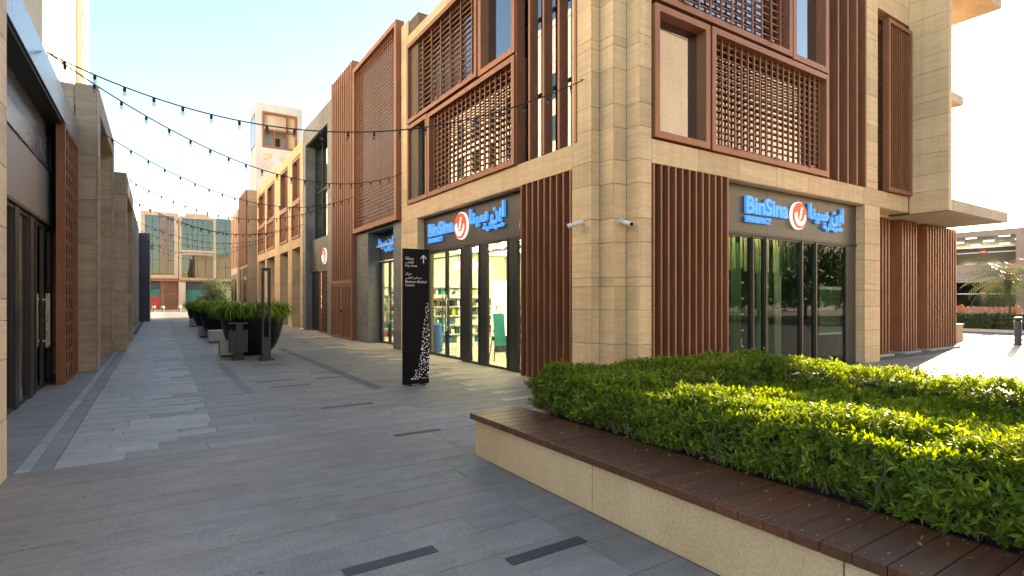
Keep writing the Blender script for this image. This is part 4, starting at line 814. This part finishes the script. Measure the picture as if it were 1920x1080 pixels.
for i, (x, yy, lab) in enumerate(((2.35, 17.75, 'huge black tapered pot with arching green plants behind the slim light post'), (2.30, 26.3, 'huge black pot of arching green plants beside the pair of pale cube seats'), (2.30, 33.0, 'huge black pot of arching plants between two other pots'), (2.30, 38.6, 'farthest huge black pot of arching plants beside a lone pale seat'))):
    t = thing('plant_pot', lab, 'plant pot', (x, yy, 0), 'black pots along the street'); poly_obj('pot', t, 'pot_dark', lathe(POT), (x, yy, .002), True); blades(t, (x, yy, 1.08), 1700 if i == 0 else 800, .88, .80 if i == 0 else .8)
for x, yy, lab in ((1.72, 17.55, 'pale stone cube seat half hidden behind the litter bin'), (1.83, 23.4, 'pale stone cube seat standing in front of the second pot'), (1.72, 27.0, 'pale stone cube seat behind the nearer cube seats'), (1.80, 37.5, 'lone pale stone cube seat by the farthest pot')):
    t = thing('cube_seat', lab, 'seat', (x, yy, 0), 'pale stone seats'); B('seat_block', t, 'concrete', x-.27, x+.27, yy-.27, yy+.27, .05, .46, .012); B('recessed_base', t, 'frame_dark', x-.22, x+.22, yy-.22, yy+.22, 0, .049)
t = thing('litter_bin', 'dark grey box litter bin on a pedestal before the black pot', 'litter bin', (1.8, 16.4, 0)); B('body', t, 'bin_grey', 1.59, 2.03, 16.22, 16.58, .2, .80, .01); B('pedestal', t, 'bin_grey', 1.70, 1.92, 16.30, 16.5, .02, .199); B('base_plate', t, 'bin_grey', 1.66, 1.96, 16.25, 16.55, 0, .019); B('rain_hood', t, 'bin_grey', 1.58, 2.04, 16.2, 16.6, .96, 1.0, .008); B('back_plate', t, 'bin_grey', 1.74, 1.90, 16.19, 16.215, .2, .96); B('inner_liner', t, 'black_steel', 1.64, 1.98, 16.26, 16.54, .801, .88)
t = thing('light_post', 'slim dark open framed light post standing before the black pot', 'lamp post', (2.42, 15.85, 0)); B('base_plate', t, 'bin_grey', 2.24, 2.60, 15.68, 16.02, 0, .05, .006); B('base_block', t, 'bin_grey', 2.31, 2.53, 15.76, 15.94, .051, .62, .004)
B('post', t, 'bin_grey', 2.315, 2.36, 15.77, 15.93, .62, 2.40); B('post', t, 'bin_grey', 2.48, 2.525, 15.77, 15.93, .62, 2.40); B('lamp_head', t, 'bin_grey', 2.315, 2.525, 15.77, 15.93, 2.402, 2.47); B('diffuser', t, 'white_plastic', 2.365, 2.475, 15.80, 15.90, 2.385, 2.401)
# ---- festoon lights
bm = lathe([(.012, .05), (.021, .045), (.023, .0), (.019, -.02)], 8); SOCK = mesh_of(bm, 'cable', True)
bm = lathe([(.014, -.021), (.028, -.045), (.030, -.068), (.020, -.088), (.004, -.095)], 10); GLB = mesh_of(bm, 'bulb_glass', True)
def festoon(label, a, b_, sag, n):
    a, b_ = Vector(a), Vector(b_); t = thing('string_lights', label, 'string lights', a, 'festoon lights across the street'); f = lambda u: a.lerp(b_, u)-Vector((0, 0, 4*sag*u*(1-u)))
    bm = bmesh.new(); tube(bm, [f(i/32)-a for i in range(33)], .011, 5); poly_obj('cable', t, 'cable', bm, a)
    for h in (a, b_):
        bm = bmesh.new(); tube(bm, [(-.06 if h is b_ else .06, 0, 0), (.03 if h is b_ else -.03, 0, .02)], .008, 5); poly_obj('hook', t, 'cable', bm, h)
    for i in range(n):
        q = f((i+.5)/n)-Vector((0, 0, .052)); s = link(bpy.data.objects.new('bulb_socket', SOCK), t, q); link(bpy.data.objects.new('bulb', GLB), s, q)
H1 = (-1.44, 11.15, 5.50)
for i, (a, b_, sg, n, lab) in enumerate(((H1, (6.44, 7.58, 5.60), 1.08, 20, 'festoon string ending on the stepped stone corner of the pharmacy'), (H1, (6.44, 16.36, 5.60), 1.0, 22, 'festoon string ending between pharmacy and lattice screen'), ((-1.1, 16.0, 5.55), (6.34, 21.2, 5.6), .95, 21, 'festoon string ending beside the big lattice screen'), ((-.8, 21.9, 5.55), (6.27, 24.2, 5.75), .95, 20, 'festoon string ending on the louvred tower'),
        ((-.8, 26.2, 5.5), (6.44, 30.3, 5.6), .9, 20, 'festoon string ending on the slate portal'), ((-.8, 26.2, 5.5), (6.44, 34.1, 5.9), .85, 22, 'festoon string ending at the first post of the beige framed building'), ((-1.1, 34., 5.7), (6.44, 38.2, 5.8), .85, 20, 'festoon string ending at the middle post of the beige framed building'), ((-1.1, 39.5, 5.8), (6.44, 42.6, 5.8), .8, 18, 'festoon string from the navy building to the beige framed building'), ((-.5, 47.3, 5.7), (5.8, 48.5, 5.8), .8, 18, 'festoon string ending on the brown louvred house'), ((-.5, 51.5, 5.7), (5.65, 54.5, 5.8), .8, 18, 'farthest festoon string across the street end'))): festoon(lab, a, b_, sg, n)
# ================================================================== far right: road side, garage, palm
bo = thing('bollard', 'dark metal bollard on the sunny paving beside the road', 'bollard', (25.65, 6.47, 0)); poly_obj('post', bo, 'bin_grey', lathe([(.17, 0), (.17, .03), (.11, .04), (.11, .85)], 18), (25.65, 6.47, .002), True); poly_obj('cap', bo, 'bin_grey', lathe([(.09, .851), (.09, .9), (.12, .905), (.12, .97), (.1, .99)], 18), (25.65, 6.47, .002), True)
lw = thing('low_wall', 'low beige stone block beyond the brown fin screens', 'wall', (25.9, 8.4, 0)); B('wall_block', lw, T, 25.3, 26.15, 8.2, 11, 0, .62); B('coping', lw, T, 25.27, 26.18, 8.17, 11.03, .622, .68)
def far_hedge(label, x0, x1, y0, y1, z1, n):
    t = thing('roadside_hedge', label, 'hedge', ((x0+x1)/2, (y0+y1)/2, 0)); B('dark_filler', t, 'soil', x0+.1, x1-.1, y0, y1, -.1, z1-.15); p_, n_ = hedge_pts(x0, x1, y0, y1, 0, z1, n, 'tl'); add_leaves('foliage', t, 'leaf_olive', p_, n_, 5, .10, .16, .22, ((x0+x1)/2, (y0+y1)/2, 0))  # dark box inside is added filler behind the foliage
far_hedge('clipped roadside hedge along the far kerb below the picket fence', 37.2, 38.2, 5, 18, .75, 3000)
pf = thing('picket_fence', 'brown picket fence behind the roadside hedge', 'fence', (40, 11, 0))
for i in range(52): B('picket', pf, 'bronze', 39.97, 40.03, 5+i*.25, 5.12+i*.25, -.1, 1.2)
B('rail', pf, 'bronze', 40.035, 40.08, 4.9, 18.1, .75, .83)
for i in range(6): B('post', pf, 'bronze', 40.085, 40.2, 5.1+i*2.5, 5.25+i*2.5, -.1, 1.3)
gr = thing('parking_garage', 'pinkish parking garage with wide dark openings and lit ceiling lamps', 'building', (110, 30, 0))
J('wall_band', gr, 'pink_render', [(110, 110.6, 0, 110, 11.55, 12.5), (110, 110.6, 0, 110, 4.25, 7.15), (110, 110.6, 0, 110, -.2, .3), (110, 110.6, 18, 28, .3, 4.25), (110, 110.6, 18, 28, 7.15, 11.55), (110, 110.6, 48, 110, .3, 11.55)])
B('floor_deck', gr, 'concrete', 110.6, 140, 0, 110, 5.2, 5.8); B('roof_deck', gr, 'concrete', 110.6, 140, 0, 110, 11.9, 12.3); B('back_wall', gr, 'asphalt', 140, 140.4, 0, 110, -.2, 12.3); B('floor_deck', gr, 'asphalt', 110.6, 140, 0, 110, -.2, -.05)
for z in (5.1, 11.8):
    for i in range(4):
        for k in range(3): B('ceiling_lamp', gr, 'garage_lamp', 113+k*8, 113.2+k*8, 29.5+i*4.2, 30.9+i*4.2, z-.2, z-.1)
for z in (2.5, 9.2):
    poly_obj('no_entry_sign', gr, 'red', lathe([(.02, -.03), (.5, -.03), (.5, .03), (.02, .03)], 20), (112, 32.5, z)).rotation_euler = (0, math.pi/2, 0); B('barrier', gr, 'white', 112.1, 112.2, 28.5, 36, z-.15, z+.02); B('sign_bar', gr, 'white', 111.92, 111.945, 32.15, 32.85, z-.08, z+.08)
B('window', gr, 'light_panel', 139.8, 139.96, 38, 40, 6.6, 8.4); B('window', gr, 'light_panel', 139.8, 139.96, 42, 44, 6.6, 8.4)
def palm(label, x, y, h, n, L):
    t = thing('palm_tree', label, 'palm tree', (x, y, 0)); bm = bmesh.new(); tube(bm, [(0, 0, -.1), (.03, .02, h*.3), (-.02, .03, h*.7), (0, 0, h)], [.22, .17, .17, .2], 10); poly_obj('trunk', t, 'bark', bm, (x, y, 0), True)
    V, Fc, val = [], [], []; rng = np.random.RandomState(int(x))
    for i in range(n):
        a = i*2.4; el = 1.25-1.7*(i/n); d = np.array([math.cos(a), math.sin(a), 0]); q = np.array([0, 0, h]); ang = el; v = rng.rand(); lt_ = L*(.85+.3*rng.rand())
        for j in range(16):
            step = (d*math.cos(ang)+np.array([0, 0, math.sin(ang)])); q = q+step*lt_/16; ang -= .085
            for s in (-1, 1):
                sd = np.array([-d[1], d[0], 0])*s; ll_ = L*.28*math.sin((j+1)/17*2.9)+.06; tip = q+(sd*.8+step*.5+np.array([0, 0, -.35]))*ll_; k0 = len(V)
                V += [q-step*.03, q+step*.03, tip]; Fc.append((k0, k0+1, k0+2)); val.append(v)
    me = bpy.data.meshes.new('fronds'); me.from_pydata([tuple(z) for z in V], [], Fc); at_ = me.attributes.new('v', 'FLOAT', 'FACE'); at_.data.foreach_set('value', np.array(val, dtype=np.float32)); me.materials.append(M['leaf_palm']); link(bpy.data.objects.new('crown', me), t, (x, y, 0))['kind'] = 'stuff'
palm('short palm tree behind the picket fence before the garage', 48, 12.6, 2.9, 60, 2.6)
# tree at the end of the street
def tree(label, x, y, h, R, n, lf=1.):
    t = thing('olive_tree', label, 'tree', (x, y, 0)); bm = bmesh.new(); tube(bm, [(0, 0, -.1), (.05, 0, .6), (-.03, .05, 1.3)], [.16, .12, .1], 8)
    for i in range(7):
        a = i*.9; tube(bm, [(-.03, .05, 1.0+.05*i), (.5*math.cos(a), .5*math.sin(a), 1.7), (1.1*math.cos(a), 1.1*math.sin(a), 2.3+.2*(i % 3))], [.06, .04, .015], 6)
    poly_obj('trunk', t, 'bark', bm, (x, y, 0)); cl = [(math.cos(i*2.4)*R*.62*math.sqrt((i+.5)/26), math.sin(i*2.4)*R*.62*math.sqrt((i+.5)/26), h*.62+random.uniform(-.28, .25)*h) for i in range(26)]
    P_ = []
    for c_ in cl:
        d = np.random.randn(n//26, 3); d /= np.linalg.norm(d, axis=1)[:, None]; P_.append(np.array([x, y, 0])+np.array(c_)+d*(R*.40*np.random.rand(n//26, 1)**.4)*np.array([1, 1, .75]))
    P_ = np.concatenate(P_); N_ = P_-np.array([x, y, h*.6]); N_ /= np.linalg.norm(N_, axis=1)[:, None]; add_leaves('crown', t, 'leaf_olive', P_, N_, 6, .09*lf, .16*lf, .2, (x, y, 0))
tree('bushy olive tree at the end of the street behind the pots', 5.0, 63.5, 3.9, 2.1, 2600)
for x, y, lab in ((31, -9, 'broad shade tree nearest the plaza corner across the road'), (39, -11, 'broad shade tree beside the corner tree across the road'), (47.5, -12, 'broad shade tree in the middle of the roadside row'), (57, -13, 'broad shade tree next to the last of the roadside row'), (67, -14, 'last broad shade tree of the roadside row')):
    tree(lab, x, y, 6.2, 5.2, 1300, 3.2)
